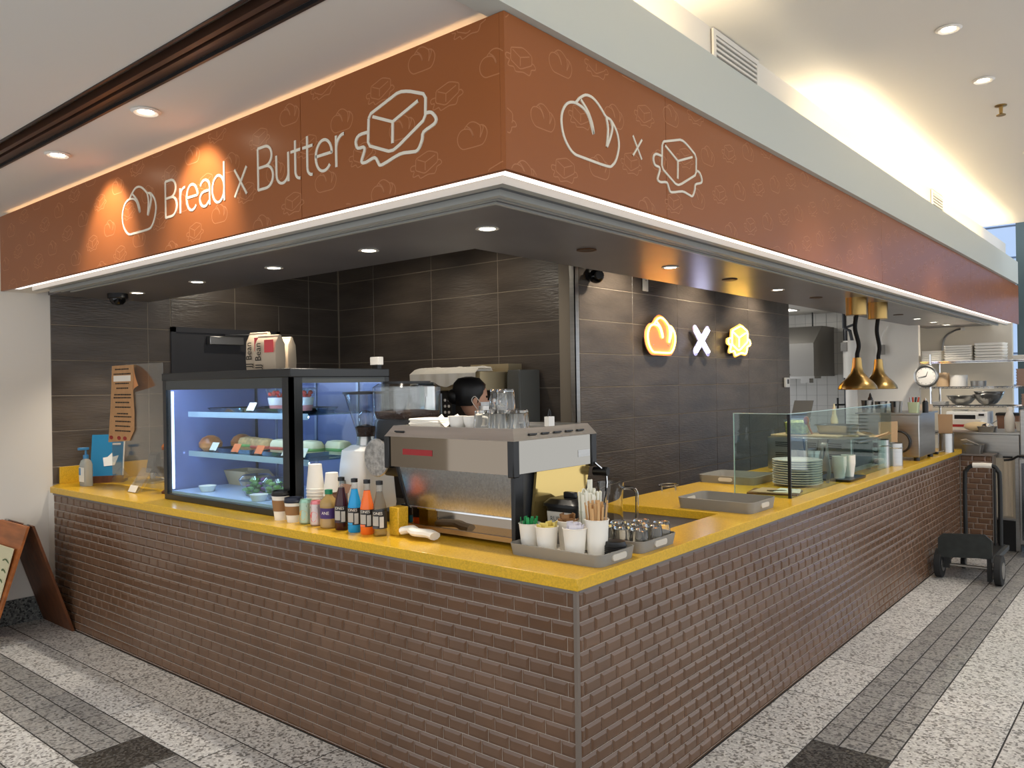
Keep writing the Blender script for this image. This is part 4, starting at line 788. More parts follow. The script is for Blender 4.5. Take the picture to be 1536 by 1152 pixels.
c1 = openc(-.40, .25, .10, .033, .043, 'paper cup of green sticks at the left of the tray'); sticks(c1, 14, .03, .06, .118, mat('green_stir', (40, 150, 84), .4), .006, .002, .25, 'green_stick')
c2 = openc(-.30, .23, .10, .035, .044, 'paper cup of yellow sweetener packets on the tray'); sticks(c2, 9, .028, .07, .118, mat('yellow_packet', (226, 206, 116), .6), .018, .003, .3, 'sugar_packet')
c3 = openc(-.275, .335, .11, .033, .043, 'paper cup of brown sugar packets behind the others'); sticks(c3, 9, .028, .08, .128, mat('brown_packet', (150, 110, 70), .6), .018, .003, .3, 'sugar_packet')
c4 = openc(-.175, .24, .105, .035, .045, 'paper cup of white sweetener packets at the tray front'); sticks(c4, 11, .028, .07, .118, mat('white_packet', (220, 216, 224), .6), .014, .003, .3, 'sugar_packet')
c5 = openc(-.115, .30, .135, .037, .045, 'tall paper cup full of wooden stir sticks'); sticks(c5, 26, .034, .09, .195, mat('stir_wood', (206, 164, 112), .6), .005, .0018, .35, 'stir_stick')
t = thing('straw_jar', 'clear jar crowded with paper-wrapped straws', 'straw jar', (-.185, .357, ZY)); MB().lathe([(.04, 0), (.046, .16)], n=24, c1=False).o('jar', PLASTIC, t, local=True); sticks(t, 46, .038, .01, .23, mat('straw_wrap', (232, 230, 214), .6), .0055, .003, .22, 'straw'); sticks(t, 2, .01, .1, .275, mat('straw_wrap'), .006, .003, .3, 'straw')
for k in range(6):
    o = MB().lathe([(.043, 0), (.045, .004), (.041, .008), (.038, .02), (.036, .021), (.003, .018)], n=24).o('cup_lid', BLACK); o.location = (-.055, .33, ZY + k * .0075); tag(o, 'black cup lid in the stack on the tray, %s' % (ORD[k] + ' from the bottom' if k < 5 else 'topmost'), 'cup lid', 'black lid stack')
for i, (x, y) in enumerate(((-.212, .50), (-.13, .50), (-.058, .51), (-.205, .59), (-.125, .59), (-.052, .61), (-.06, .69), (-.15, .68))): tumbler((x, y, ZY), 'upturned glass on the second grey tray, %s' % ('front row ' + ['left', 'middle', 'right'][i] if i < 3 else ('middle row ' + ['left', 'centre', 'right'][i - 3] if i < 6 else ['back right', 'back left'][i - 6])), .032, .039, .082, 'upturned glasses on tray')
t = thing('glass_pitcher', 'clear glass pitcher with a handle behind the straw jar', 'pitcher', (-.24, .80 + .32, .835)); t.location = (-.52, 1.02, .836)
MB().lathe([(.002, 0), (.055, 0), (.058, .02), (.058, .22), (.064, .29), (.061, .29), (.055, .22), (.055, .02), (.002, .012)], n=26, c0=False, c1=False).o('jug', GLASSG, t, local=True); MB().tube(smooth([(.058, .01, .265), (.13, .01, .262), (.14, .01, .20), (.135, .01, .12)], 5), .009, 8).o('handle', GLASSG, t, local=True)
# ================================================================== RIGHT COUNTER THINGS
greytray(-.465, -.045, 1.56, 1.87, ZT, 'empty grey tray at the near end of the wide counter', .055, 'x1x0'); greytray(-.87, -.48, 2.60, 2.95, ZT, 'empty grey tray farther back by the glass guard', .05, 'y0')
t = thing('wire_rack', 'thin wire loop rack hooked on the inner counter edge', 'rack', (-.84, 2.16, ZT))
MB().tube([(.05 * math.cos(a), .08 * math.sin(a), .03) for a in [k * math.pi / 10 for k in range(20)]], .003, 6, closed=True).o('loop', STEEL, t, local=True)
for k in range(4): a = k * math.pi / 2; MB().cyl((.05 * math.cos(a), .08 * math.sin(a), 0), (.05 * math.cos(a), .08 * math.sin(a), .03), .003, n=6).o('leg', STEEL, t, local=True)
t = thing('glass_guard', 'frameless glass sneeze guard around the serving counter', 'sneeze guard', (-.10, 3.2, ZT))
MB().box((-.104, 2.20, ZT), (-.096, 4.22, 1.41)).o('front_pane', GLASS, t); MB().box((-.425, 2.192, ZT), (-.10, 2.2, 1.41)).o('side_pane', GLASS, t); MB().box((-.108, 2.188, ZT), (-.092, 2.2, 1.41)).o('corner_joint', BLACK, t)
MB().box((-.425, 2.19, 1.41), (-.10, 2.202, 1.4135)).box((-.105, 2.2, 1.41), (-.095, 4.22, 1.4135)).box((-.4275, 2.191, ZT), (-.425, 2.201, 1.4135)).o('polished_edge', mat('glass_edge', (178, 200, 192), .2), t)
# plates
pm = MB().lathe([(.08, 0), (.09, .004), (.148, .016), (.15, .019), (.146, .020), (.09, .008), (.003, .007)], n=36).mesh('dinner_plate', CERAM)
for k in range(11):
    o = link('dinner_plate', pm); o.location = (-.275, 2.78, ZT + .0005 + k * .0145); tag(o, 'white dinner plate in the stack behind the glass guard, ' + ('topmost' if k == 10 else ORD[k] + ' from the bottom'), 'plate', 'dinner plate stack')
t = thing('clipboard', 'dark clipboard with loose papers lying by the glass guard', 'clipboard', (-.26, 2.38, ZT), R_(12)); MB().box((-.14, -.11, 0), (.14, .11, .008)).o('board', DWOOD, t, local=True); MB().prism([(-.13, -.07, .009), (.09, -.10, .009), (.13, .06, .014), (-.09, .10, .014)], (0, 0, .002)).o('paper', CARD, t, local=True); MB().prism([(-.02, -.05, .015), (.07, -.02, .016), (.05, .0, .016), (-.04, -.03, .015)], (0, 0, .003)).o('pen_clip', BLACK, t, local=True); MB().prism([(.0, -.06, .012), (.15, -.07, .012), (.14, .05, .02), (.02, .06, .02)], (0, 0, .002)).o('paper', PAPER, t, local=True)
# tongs in steel bin
t = thing('utensil_bin', 'steel bin of tongs and ladles behind the glass guard', 'utensil bin', (-.30, 3.06, ZT)); MB().lathe([(.07, 0), (.075, .20), (.071, .20), (.066, .005)], n=24).o('bin', STEEL, t, local=True)
for k, (x, y, dx, dy) in enumerate(((.03, 0, .05, -.04), (-.02, .02, -.03, .02), (0, -.03, .02, -.07), (.04, .03, .07, .02))): MB().tube([(x, y, .02), (x + dx * .6, y + dy * .6, .18), (x + dx, y + dy, .27)], .006, 6).o('handle', [STEEL, BLACK][k % 2], t, local=True)
t = thing('tongs', 'steel tongs hanging over the counter edge behind the guard', 'tongs', (-.18, 2.98, ZT)); 
for s in (-1, 1): MB().prism([(.012 * s, 0, .24), (.012 * s + .012, 0, .24), (.03 * s + .014, .0, .06), (.018 * s + .012, 0, .0), (.018 * s - .006, 0, .0), (.022 * s, 0, .06)], (0, .012, 0)).o('arm', STEEL, t, local=True, fix=True)
MB().cyl((-.012, .006, .245), (.024, .006, .245), .012).o('hinge', STEEL, t, local=True)
def stackcups(x, y, n, lab):
    me = MB().lathe([(.032, 0), (.044, .085), (.046, .088), (.042, .088), (.03, .004)], n=22).mesh('paper_cup', PAPER)
    for k in range(n):
        o = link('paper_cup', me); o.location = (x, y, ZT + .016 + k * .011); tag(o, '%s, %s' % (lab, 'topmost' if k == n - 1 else ORD[k] + ' from the bottom'), 'paper cup', lab)
t = tag(MB().loft([rrect(.24, .34, .02, z=0), rrect(.25, .35, .02, z=.015)]).o('mat_board', BLACK), 'black rubber mat under the paper cups', 'mat'); t.location = (-.17, 3.25, ZT)
stackcups(-.14, 3.16, 6, 'white paper cup in the stack left of the oven'); stackcups(-.12, 3.28, 6, 'white paper cup in the second stack left of the oven')
# toaster oven
t = thing('counter_oven', 'wide stainless counter oven with louvred side vents', 'oven', (-.42, 3.7, ZT)); OX0, OX1, OY0, OY1 = -.72, -.135, 3.40, 4.0
MB().box((OX0, OY0, ZT + .025), (OX1, OY1, 1.195)).o('body', STEEL, t, bev=.005)
for x in (-.66, -.46, -.29):
    for z in (1.155, 1.142, 1.129, 1.08, 1.067, 1.054): MB().box((x, OY0 - .003, z), (x + .09, OY0 + .001, z + .006)).o('louvre', BLACK, t)
MB().box((OX1 - .001, OY0 + .05, ZT + .06), (OX1 + .004, OY1 - .14, 1.16)).o('door_glass', mat('oven_glass', (40, 50, 50), .1), t); MB().cyl((OX1 + .03, OY0 + .07, 1.17), (OX1 + .03, OY1 - .16, 1.17), .008).o('handle', STEEL, t); 
for y in (OY0 + .09, OY1 - .18): MB().cyl((OX1, y, 1.17), (OX1 + .03, y, 1.17), .006).o('handle_bracket', STEEL, t)
for z in (1.0, 1.06, 1.12): MB().cyl((OX1, OY1 - .07, z), (OX1 + .02, OY1 - .07, z), .018).o('knob', BLACK, t)
for x in (OX0 + .05, OX1 - .05):
    for y in (OY0 + .05, OY1 - .05): MB().cyl((x, y, ZT), (x, y, ZT + .026), .02).o('foot', BLACK, t)
# on the oven
t = thing('cutting_board', 'pale wooden board lying on the counter oven', 'board', (-.45, 3.62, 1.195)); MB().box((-.27, -.16, 0), (.2, .14, .014)).o('board', mat('pale_wood', (206, 178, 136), .6), t, local=True, bev=.004); MB().box((.2, -.03, 0), (.29, .03, .014)).o('handle', mat('pale_wood'), t, local=True, bev=.004)
t = thing('lettuce_box', 'clear tub of lettuce with a grey lid standing upright on the oven', 'food tub', (-.56, 3.56, 1.21)); MB().loft([rrect(.14, .12, .015, z=0), rrect(.16, .14, .015, z=.11)], True, False).o('tub', PLASTIC, t, local=True); MB().loft([rrect(.13, .11, .02, z=.004), rrect(.145, .125, .02, z=.085), rrect(.08, .07, .02, z=.10)]).o('lettuce', mat('pale_lettuce', (196, 206, 130), .6, noise=.3, nscale=(40, 40, 40)), t, local=True); MB().prism([(-.07, .06, .11), (.07, .06, .11), (.085, .10, .24), (-.055, .10, .24)], (0, .006, 0)).o('lid', DSTEEL, t, local=True)
t = thing('steel_pan', 'shallow steel food pan on the oven', 'pan', (-.32, 3.7, 1.211)); MB().loft([rrect(.22, .16, .02, z=0), rrect(.25, .19, .02, z=.06), rrect(.275, .21, .02, z=.062), rrect(.275, .21, .02, z=.066), rrect(.24, .18, .02, z=.064), rrect(.215, .155, .02, z=.004)]).o('pan', STEEL, t, local=True)
t = thing('serving_spoon', 'wooden serving spoon leaning at the lettuce tub', 'spoon', (-.44, 3.52, 1.211)); MB().tube([(0, 0, .004), (-.03, -.01, .08)], .007).o('handle', WOOD, t, local=True); MB().ell((-.035, -.012, .10), (.02, .012, .03), 10, 8).o('bowl', WOOD, t, local=True)
t = thing('folded_bag', 'crumpled brown paper bags lying behind the oven', 'paper bags', (-.25, 3.86, 1.196)); MB().loft([[(-.25 + .07 * i, y, .02 + .035 * math.sin(i * .9) + .012 * math.sin(j * 2)) for i in range(8)] for j, y in enumerate((-.08, -.02, .04, .1))], False, False, closed=False).o('bags', CARD, t, local=True)
# pots beside the oven
for x, y, r, h, l in ((-.16, 4.12, .072, .205, 'tall steel canister beside the counter oven'), (-.10, 4.30, .06, .17, 'shorter steel canister beside the leaning card')):
    t = thing('steel_canister', l, 'canister', (x, y, ZT), group='steel canisters'); MB().lathe([(r, 0), (r, h), (r + .004, h + .003), (r - .002, h + .003), (r - .005, .006)], n=26).o('body', STEEL, t, local=True); MB().lathe([(r + .001, h * .78), (r + .004, h * .8), (r + .001, h * .82)], n=26, c0=False, c1=False).o('band', STEEL, t, local=True)
t = thing('leaning_card', 'tall beige card leaning in front of the big steel oven', 'card', (-.17, 4.40, ZT)); MB().prism([(-.07, 0, 0), (.065, 0, 0), (.065, .03, .33), (-.075, .03, .32)], (0, .004, 0)).o('card', CARD, t, local=True)
# big conveyor oven
t = thing('steel_oven', 'large stainless box oven with a round side motor on the counter', 'oven', (-.28, 4.95, ZT)); 
MB().box((-.48, 4.72, ZT + .03), (-.02, 5.25, 1.31)).o('body', STEEL, t, bev=.006); MB().box((-.50, 4.70, 1.31), (0, 5.27, 1.322)).o('top_plate', STEEL, t)
MB().cyl((-.17, 4.70, 1.09), (-.17, 4.722, 1.09), .08, n=26).o('motor_cover', DSTEEL, t); MB().tube([(-.17 + .085 * math.cos(a), 4.70, 1.09 + .085 * math.sin(a)) for a in [k * math.pi / 12 for k in range(24)]], .008, 6, closed=True).o('cover_ring', BLACK, t)
for x in (-.45, -.05):
    for y in (4.76, 5.2): MB().cyl((x, y, ZT), (x, y, ZT + .031), .022).o('foot', BLACK, t)
ZO = 1.322
for i, (x, y, h, l) in enumerate(((-.43, 4.8, .10, 'grey steel tub on the big oven, leftmost'), (-.33, 4.82, .09, 'grey steel tub on the big oven, middle'), (-.22, 4.85, .09, 'grey steel tub on the big oven, rightmost'))):
    t = thing('steel_tub', l, 'tub', (x, y, ZO), group='steel tubs on the oven'); MB().lathe([(.04, 0), (.048, h), (.052, h + .002), (.045, h + .002), (.038, .006)], n=22).o('tub', DSTEEL, t, local=True); MB().box((-.008, -.05, h * .5), (.008, -.043, h)).o('clip', BLACK, t, local=True)
def squeeze(x, y, z, h, r, m, cap, lab, grp='squeeze bottles'):
    t = thing('squeeze_bottle', lab, 'bottle', (x, y, z), group=grp); MB().lathe([(r, 0), (r, h * .7), (r * .6, h * .8), (r * .5, h * .82)], n=18).o('body', m, t, local=True); MB().lathe([(r * .55, h * .82), (r * .5, h * .88), (r * .15, h), (.001, h)], n=14).o('cap', cap, t, local=True)
squeeze(-.45, 4.95, ZO, .16, .02, BLACK, BLACK, 'black-capped bottle behind the steel tubs'); squeeze(-.62, 4.55, ZT, .46, .03, mat('mayo', (232, 220, 176), .4), mat('mayo'), 'cream squeeze bottle standing left of the big oven')
t = thing('utensil_cup', 'tub of red and black handled tools on the big oven', 'utensil tub', (-.08, 4.82, ZO)); MB().loft([rrect(.07, .06, .01, z=0), rrect(.08, .07, .01, z=.085)], True, True).o('tub', mat('green_tint_tub', (190, 200, 160), .4), t, local=True)
for k in range(4): MB().tube([(-.02 + .015 * k, 0, .06), (-.03 + .022 * k, .01, .125)], .007, 6).o('handle', [STEEL, RED, BLACK, RED][k], t, local=True)
squeeze(.0, 4.84, ZO, .12, .022, BLACK, STEEL, 'black pepper mill on the far corner of the big oven')
# beyond the oven
for x, y, z0, w, h, m, l in ((-.165, 5.55, 1.09, .115, .285, mat('pale_card', (224, 206, 182), .8), 'tall pale order card standing behind the big oven'),):
    t = thing('order_card', l, 'card', (x, y, ZT)); MB().prism([(-w / 2, 0, .10), (w / 2, 0, .10), (w / 2, .03, .43), (-w / 2, .03, .43)], (0, .004, 0)).o('card', m, t, local=True); MB().box((-.05, -.02, 0), (.05, .06, .10)).o('holder', DSTEEL, t, local=True)
t = thing('steel_canister', 'steel canister holding a brown card at the far worktop end', 'canister', (-.035, 5.72, ZT)); MB().lathe([(.062, 0), (.062, .165), (.066, .168), (.058, .168), (.056, .006)], n=26).o('body', STEEL, t, local=True); MB().prism([(-.055, 0, .02), (.05, 0, .02), (.056, .0, .335), (-.062, 0, .335)], (0, .004, 0)).o('card', mat('tan_card', (186, 152, 116), .8), t, local=True)
t = thing('takeout_stack', 'clear takeaway tub with a white lid beside the far canister', 'food tub', (-.16, 5.42, ZT)); MB().loft([rrect(.12, .1, .02, z=0), rrect(.14, .12, .02, z=.08)]).o('tub', mat('cloudy_plastic', (206, 200, 184), .4), t, local=True); MB().loft([rrect(.15, .13, .02, z=.08), rrect(.15, .13, .02, z=.092)]).o('lid', PAPER, t, local=True); MB().lathe([(.05, .092), (.06, .15), (.055, .15), (.04, .1)], n=20).o('bowl', CERAM, t, local=True)
t = thing('label_printer', 'small dark cable clip lying beside the far canister', 'clip', (-.07, 5.45, ZT)); MB().box((-.03, -.02, 0), (.03, .02, .02)).o('body', BLACK, t, local=True, bev=.004); MB().tube([(.02, 0, .015), (.07, .02, .03)], .006).o('lever', STEEL, t, local=True)
t = thing('loaf_pan', 'grey loaf pan with a sheet of paper on the half wall', 'pan', (.10, 6.17, .90)); MB().loft([rrect(.13, .1, .015, z=0), rrect(.165, .13, .02, z=.08), rrect(.18, .145, .02, z=.083), rrect(.155, .12, .02, z=.083), rrect(.12, .09, .015, z=.006)]).o('pan', DSTEEL, t, local=True); MB().prism([(-.10, -.03, .12), (-.05, -.05, .13), (.07, -.04, .07), (.02, .03, .07)], (0, 0, .004)).o('paper', PAPER, t, local=True)
# equipment past the counter end
t = thing('steel_prep_unit', 'brushed steel prep cabinet behind the half wall', 'cabinet', (.16, 6.65, 0)); MB().box((-.15, 6.35, 0), (.44, 7.0, 1.07)).o('body', STEEL, t, bev=.006); MB().box((-.17, 6.33, 1.07), (.46, 7.02, 1.085)).o('top', STEEL, t); MB().box((.02, 6.34, .30), (.4, 6.352, .85)).o('door', mat('beige_panel', (196, 186, 168), .5), t); MB().box((.02, 6.34, .0), (.4, 6.352, .28)).o('kick_panel', BLACK, t)
t = thing('white_bottle', 'tall white plastic bottle on the steel cabinet', 'bottle', (.335, 6.55, 1.085)); MB().lathe([(.04, 0), (.043, .01), (.043, .13), (.03, .17), (.02, .19), (.019, .20)], n=22).o('bottle', WHITEP, t, local=True); MB().lathe([(.023, .198), (.023, .23), (.003, .232)], n=18).o('cap', WHITEP, t, local=True)
t = thing('white_tub', 'small white tub beside the white bottle', 'tub', (.41, 6.72, 1.085)); MB().lathe([(.045, 0), (.055, .08), (.06, .083), (.05, .083), (.04, .006)], n=22).o('tub', WHITEP, t, local=True); MB().lathe([(.04, .05), (.003, .055)], n=16).o('contents', CARD, t, local=True)
t = thing('wrapped_loaf', 'bread loaf in a clear and white bag on the steel cabinet', 'loaf', (.08, 6.5, 1.085)); MB().ell((0, 0, .045), (.12, .06, .045)).o('loaf', BREADL, t, local=True); MB().prism([(.09, -.02, .03), (.15, -.03, .09), (.16, .02, .1), (.1, .02, .06)], (0, .02, .01)).o('bag_end', PLASTIC, t, local=True)
for k, (x, z, l) in enumerate(((-.05, 1.085, 'red and white food carton on the steel cabinet'),)):
    t = thing('food_carton', l, 'carton', (x, 6.72, z)); MB().box((-.13, -.08, 0), (.13, .08, .10)).o('carton', PAPER, t, local=True); MB().box((-.12, -.0815, .03), (.12, -.08, .055)).o('red_stripe', mat('carton_red', (190, 50, 50), .6), t, local=True)
t = thing('dark_pan', 'small dark steel pan on the cabinet in front of the microwave', 'pan', (.17, 6.44, 1.085)); MB().loft([rrect(.13, .09, .015, z=0), rrect(.15, .11, .015, z=.05), rrect(.16, .12, .015, z=.052), rrect(.12, .085, .015, z=.01)]).o('pan', DSTEEL, t, local=True); MB().ell((0, 0, .05), (.055, .04, .03)).o('foil_bundle', CHROME, t, local=True)
t = thing('steel_fridge', 'tall steel fridge unit at the right photo edge', 'fridge', (.75, 6.4, 0)); MB().box((.47, 6.05, .12), (1.2, 6.8, .88)).o('lower_body', STEEL, t, bev=.006); MB().box((.49, 6.04, .16), (1.18, 6.052, .84)).o('door', mat('fridge_door', (150, 154, 158), .15, metal=1), t); MB().box((.48, 6.07, .90), (1.2, 6.78, 1.31)).o('upper_body', STEEL, t, bev=.006)
for k in range(9): MB().box((.60, 6.062, .96 + k * .035), (.8, 6.072, .97 + k * .035)).o('louvre', BLACK, t)
MB().box((.56, 6.05, .88), (1.1, 6.8, .90)).o('shelf_gap', BLACK, t)
for x in (.53, 1.14):
    for y in (6.12, 6.72):
        MB().cyl((x - .015, y, .05), (x + .015, y, .05), .05, n=18).o('castor', RUBBER, t); MB().cyl((x, y, .05), (x, y, .125), .02).o('castor_post', STEEL, t)
MB().tube(smooth([(.36, 6.03, .86), (.42, 6.03, .87), (.47, 6.02, .90), (.52, 6.02, .90)], 3), .01).o('latch_arm', BLACK, t)
tag(MB().ell((.58, 6.3, 1.335), (.06, .05, .026), 12, 8).o('plastic_bag', PLASTIC), 'crumpled clear bag on top of the steel fridge', 'bag')

# ---- heat lamps
def heatlamp(x, y, zb, lab, wob):
    t = thing('heat_lamp', lab, 'heat lamp', (x, y, zb), group='brass heat lamps')
    MB().lathe([(.155, 0), (.158, .006), (.15, .03), (.125, .065), (.085, .10), (.055, .14), (.042, .19), (.038, .24), (.034, .27)], n=36, c0=False).o('shade', BRASS, t, local=True); MB().lathe([(.15, .004), (.12, .06), (.08, .095), (.05, .13), (.003, .15)], n=28, c0=False).o('shade_lining', mat('lamp_lining', (236, 226, 206), .4), t, local=True)
    MB().lathe([(.003, .03), (.04, .045), (.05, .08), (.03, .12)], n=18).o('bulb', glow('heat_bulb', (255, 190, 120), 1.5), t, local=True)
    top = 2.29 - zb; MB().lathe([(.082, top - .15), (.085, top - .147), (.085, top), (.08, top)], n=32).o('canopy', BRASS, t, local=True)
    MB().tube(smooth([(0, 0, .265), (0, 0, .30), (wob, 0, .38), (-wob, 0, .52), (0, 0, top - .148)], 7), .017, 10).o('cord_sleeve', mat('black_fabric', (18, 17, 17), .9), t, local=True)
heatlamp(-.53, 4.88, 1.512, 'nearer brass dome heat lamp hanging over the counter', .014); heatlamp(-.53, 5.50, 1.508, 'farther brass dome heat lamp hanging over the counter', .01)

# ================================================================== KITCHEN BEYOND
wk = struct('wall_kitchen', MB().box((-5, 9.6, 0), (-1.9, 9.7, 2.6)), WGROUT, 'white square tiled kitchen wall beyond the neon wall', 'wall')
wt_ = MB().loft([[(-.0725, 0, -.0725), (.0725, 0, -.0725), (.0725, 0, .0725), (-.0725, 0, .0725)], [(-.0725, -.008, -.0725), (.0725, -.008, -.0725), (.0725, -.008, .0725), (-.0725, -.008, .0725)]], False, True).mesh('wall_tile', WTILE)
for i in range(9):
    for j in range(14):
        o = link('wall_tile', wt_, wk); o.location = (-1.98 - i * .15, 9.6, .55 + j * .15)
struct('wall_kitchen', MB().box((-1.93, 9.15, 0), (-1.04, 9.25, 2.6)), WHITE, 'plain white wall panel behind the heat lamps', 'wall')
struct('wall_kitchen', MB().box((-2.2, 10.1, 0), (-.13, 10.2, 2.8)), CREAM, 'cream wall behind the wire shelves', 'wall')
t = thing('ceiling_panel_light', 'bright square panel light in the kitchen ceiling', 'ceiling light', (-2.75, 8.2, 2.56)); MB().box((-3.1, 7.7, 2.548), (-2.45, 8.7, 2.56)).o('diffuser', glow('panel_glow', (255, 250, 240), 5), t); MB().box((-3.13, 7.67, 2.552), (-2.42, 8.73, 2.561)).o('frame', WHITEP, t)
t = thing('range_hood', 'stainless range hood with filter fins in the kitchen', 'range hood', (-2.9, 9.2, 1.62)); MB().prism([(-3.4, 8.75, 1.65), (-3.4, 9.59, 1.65), (-3.4, 9.59, 2.35), (-3.4, 9.1, 2.35), (-3.4, 8.75, 2.1)], (1.15, 0, 0)).o('hood_shell', DSTEEL, t, fix=True); MB().box((-3.4, 8.74, 1.62), (-2.24, 9.0, 1.65)).o('grease_rail', STEEL, t)
for k in range(5): MB().prism([(-2.95 + k * .09, 8.74, 1.67), (-2.93 + k * .09, 8.74, 1.67), (-3.0 + k * .075, 8.74, 1.98 - .03 * k), (-3.03 + k * .075, 8.74, 1.98 - .03 * k)], (0, .012, 0)).o('filter_fin', BLACK, t)
MB().box((-2.45, 8.8, 1.56), (-2.33, 8.95, 1.625)).o('grease_cup', STEEL, t); MB().box((-2.98, 8.735, 2.02), (-2.86, 8.742, 2.30)).o('notice', PAPER, t); MB().box((-2.98, 8.734, 2.02), (-2.86, 8.736, 2.06)).o('notice_band', mat('notice_orange', (220, 90, 50), .6), t)
MB().cyl((-2.45, 9.3, 2.35), (-2.45, 9.3, 2.56), .01).o('hanger', BLACK, t)
t = thing('water_heater', 'white pipe-fed cylinder with dark pipework on the tiled wall', 'water heater', (-1.83, 9.05, 1.6)); MB().cyl((-1.85, 9.04, 1.62), (-1.85, 9.04, 2.12), .10, n=24).o('tank', WHITEP, t); MB().cyl((-1.85, 9.04, .9), (-1.85, 9.04, 1.62), .075, n=20).o('lower_tank', WHITEP, t); MB().box((-1.95, 8.93, 1.98), (-1.87, 8.96, 2.10)).o('label', DSTEEL, t)
for pts in (((-1.9, 9.0, 2.12), (-1.9, 9.0, 2.3), (-1.78, 9.0, 2.34), (-1.78, 9.0, 2.5)), ((-1.82, 9.0, 2.12), (-1.84, 8.98, 2.25), (-1.92, 8.98, 2.3), (-1.92, 8.98, 2.5)), ((-2.07, 9.5, .6), (-2.07, 9.5, 2.5))): MB().tube(pts, .022, 8).o('pipe', DGREY, t)
t = thing('wall_tap', 'small black lever tap on the tiled wall pipe', 'tap', (-2.07, 9.42, 1.24)); MB().cyl((-2.2, 9.4, 1.24), (-1.98, 9.4, 1.25), .012).o('lever', BLACK, t); MB().cyl((-2.15, 9.4, 1.18), (-2.15, 9.4, 1.34), .014).o('valve', BLACK, t)
t = thing('wall_outlet', 'white outlet box with a grey plug on the white wall', 'outlet', (-1.50, 9.15, 1.92)); MB().box((-1.56, 9.125, 1.92), (-1.47, 9.15, 2.06)).o('box', WHITEP, t); MB().box((-1.50, 9.10, 1.92), (-1.44, 9.126, 2.05)).o('plug', DSTEEL, t); MB().tube(smooth([(-1.47, 9.11, 2.05), (-1.48, 9.11, 2.16), (-1.40, 9.11, 2.29)], 4), .008, 6).o('cable', WHITEP, t)
# wire shelves
t = thing('wire_shelf_unit', 'chrome wire shelving unit stacked with containers', 'shelf unit', (-.4, 9.3, 0)); SX0, SX1, SY0, SY1 = -1.0, .75, 9.05, 9.55
for x in (SX0 + .12, SX1):
    for y in (SY0, SY1): MB().cyl((x, y, 0), (x, y, 1.9), .013, n=10).o('post', CHROME, t)
for z in (1.80, 1.48, 1.245, .9):
    mb = MB()
    for k in range(14): y = SY0 + (SY1 - SY0) * k / 13; mb.cyl((SX0, y, z), (SX1, y, z), .004, n=5)
    mb.box((SX0, SY0 - .006, z - .018), (SX1, SY0 + .004, z - .012)).box((SX0, SY0 - .006, z), (SX1, SY0 + .004, z + .006))
    for k in range(36): x = SX0 + .05 * k; mb.cyl((x, SY0 - .001, z - .015), (x + .025, SY0 - .001, z + .003), .003, n=4)
    mb.o('wire_shelf', CHROME, t)
for x0, x1, h, n, l in ((-1.0, -.76, .14, 6, 'white takeaway lid stack at the left of the top shelf'), (-.74, -.42, .20, 7, 'white foam container stack in the middle of the top shelf'), (-.40, -.08, .22, 6, 'white foam container stack at the right of the top shelf')):
    t = thing('container_stack', l, 'containers', ((x0 + x1) / 2, 9.28, 1.808), group='white container stacks')
    for k in range(n): MB().loft([rrect(x1 - x0 - .02, .34, .03, z=h * k / n), rrect(x1 - x0, .36, .03, z=h * (k + .85) / n)]).o('container', PAPER, t, local=True)
t = thing('foam_tray', 'long white foam tray at the far right of the top shelf', 'tray', (.22, 9.28, 1.808)); MB().loft([rrect(.42, .3, .02, z=0), rrect(.45, .33, .02, z=.05)]).o('tray', PAPER, t, local=True); MB().loft([rrect(.40, .28, .02, z=.051), rrect(.38, .26, .02, z=.055)]).o('inset', WHITEP, t, local=True)
t = thing('wall_clock', 'round silver wall clock with white face by the shelves', 'clock', (-.93, 9.02, 1.55)); 
def disc(r, y0, y1, z=1.625, x=-.92, n=32): return MB().cyl((x, y1, z), (x, y0, z), r, n=n)
disc(.145, 8.99, 9.03).o('case', DSTEEL, t); disc(.112, 8.985, 8.991).o('face', WHITEP, t); MB().tube([(-.92 + .13 * math.cos(a), 8.988, 1.625 + .13 * math.sin(a)) for a in [k * math.pi / 16 for k in range(32)]], .016, 8, closed=True).o('bezel', STEEL, t)
MB().prism([(-.924, 8.984, 1.62), (-.916, 8.984, 1.62), (-.895, 8.984, 1.68), (-.90, 8.984, 1.683)], (0, -.002, 0)).o('hour_hand', BLACK, t); MB().prism([(-.92, 8.982, 1.621), (-.92, 8.982, 1.629), (-1.01, 8.982, 1.606), (-1.01, 8.982, 1.602)], (0, -.002, 0)).o('minute_hand', BLACK, t)
for k in range(12): a = R_(30 * k); MB().cyl((-.92 + .098 * math.cos(a), 8.986, 1.625 + .098 * math.sin(a)), (-.92 + .098 * math.cos(a), 8.982, 1.625 + .098 * math.sin(a)), .004, n=6).o('hour_mark', BLACK, t)
def roundpot(x, z, r, h, m, lab, cat='pot'):
    t = thing('storage_pot', lab, cat, (x, 9.25, z), group='pots on the middle shelf'); MB().lathe([(r, 0), (r * 1.02, h * .9), (r * 1.02, h), (r * .9, h), (r * .88, .006)], n=24).o('pot', m, t, local=True); MB().lathe([(r * 1.03, h * .93), (r * 1.03, h * 1.02), (.003, h * 1.05)], n=24).o('lid', m, t, local=True)
roundpot(-.78, 1.488, .075, .17, CARD, 'brown storage pot beside the wall clock'); roundpot(-.60, 1.488, .10, .14, WHITEP, 'white round tub on the middle shelf'); roundpot(-.38, 1.488, .085, .065, DSTEEL, 'low steel tin on the middle shelf')
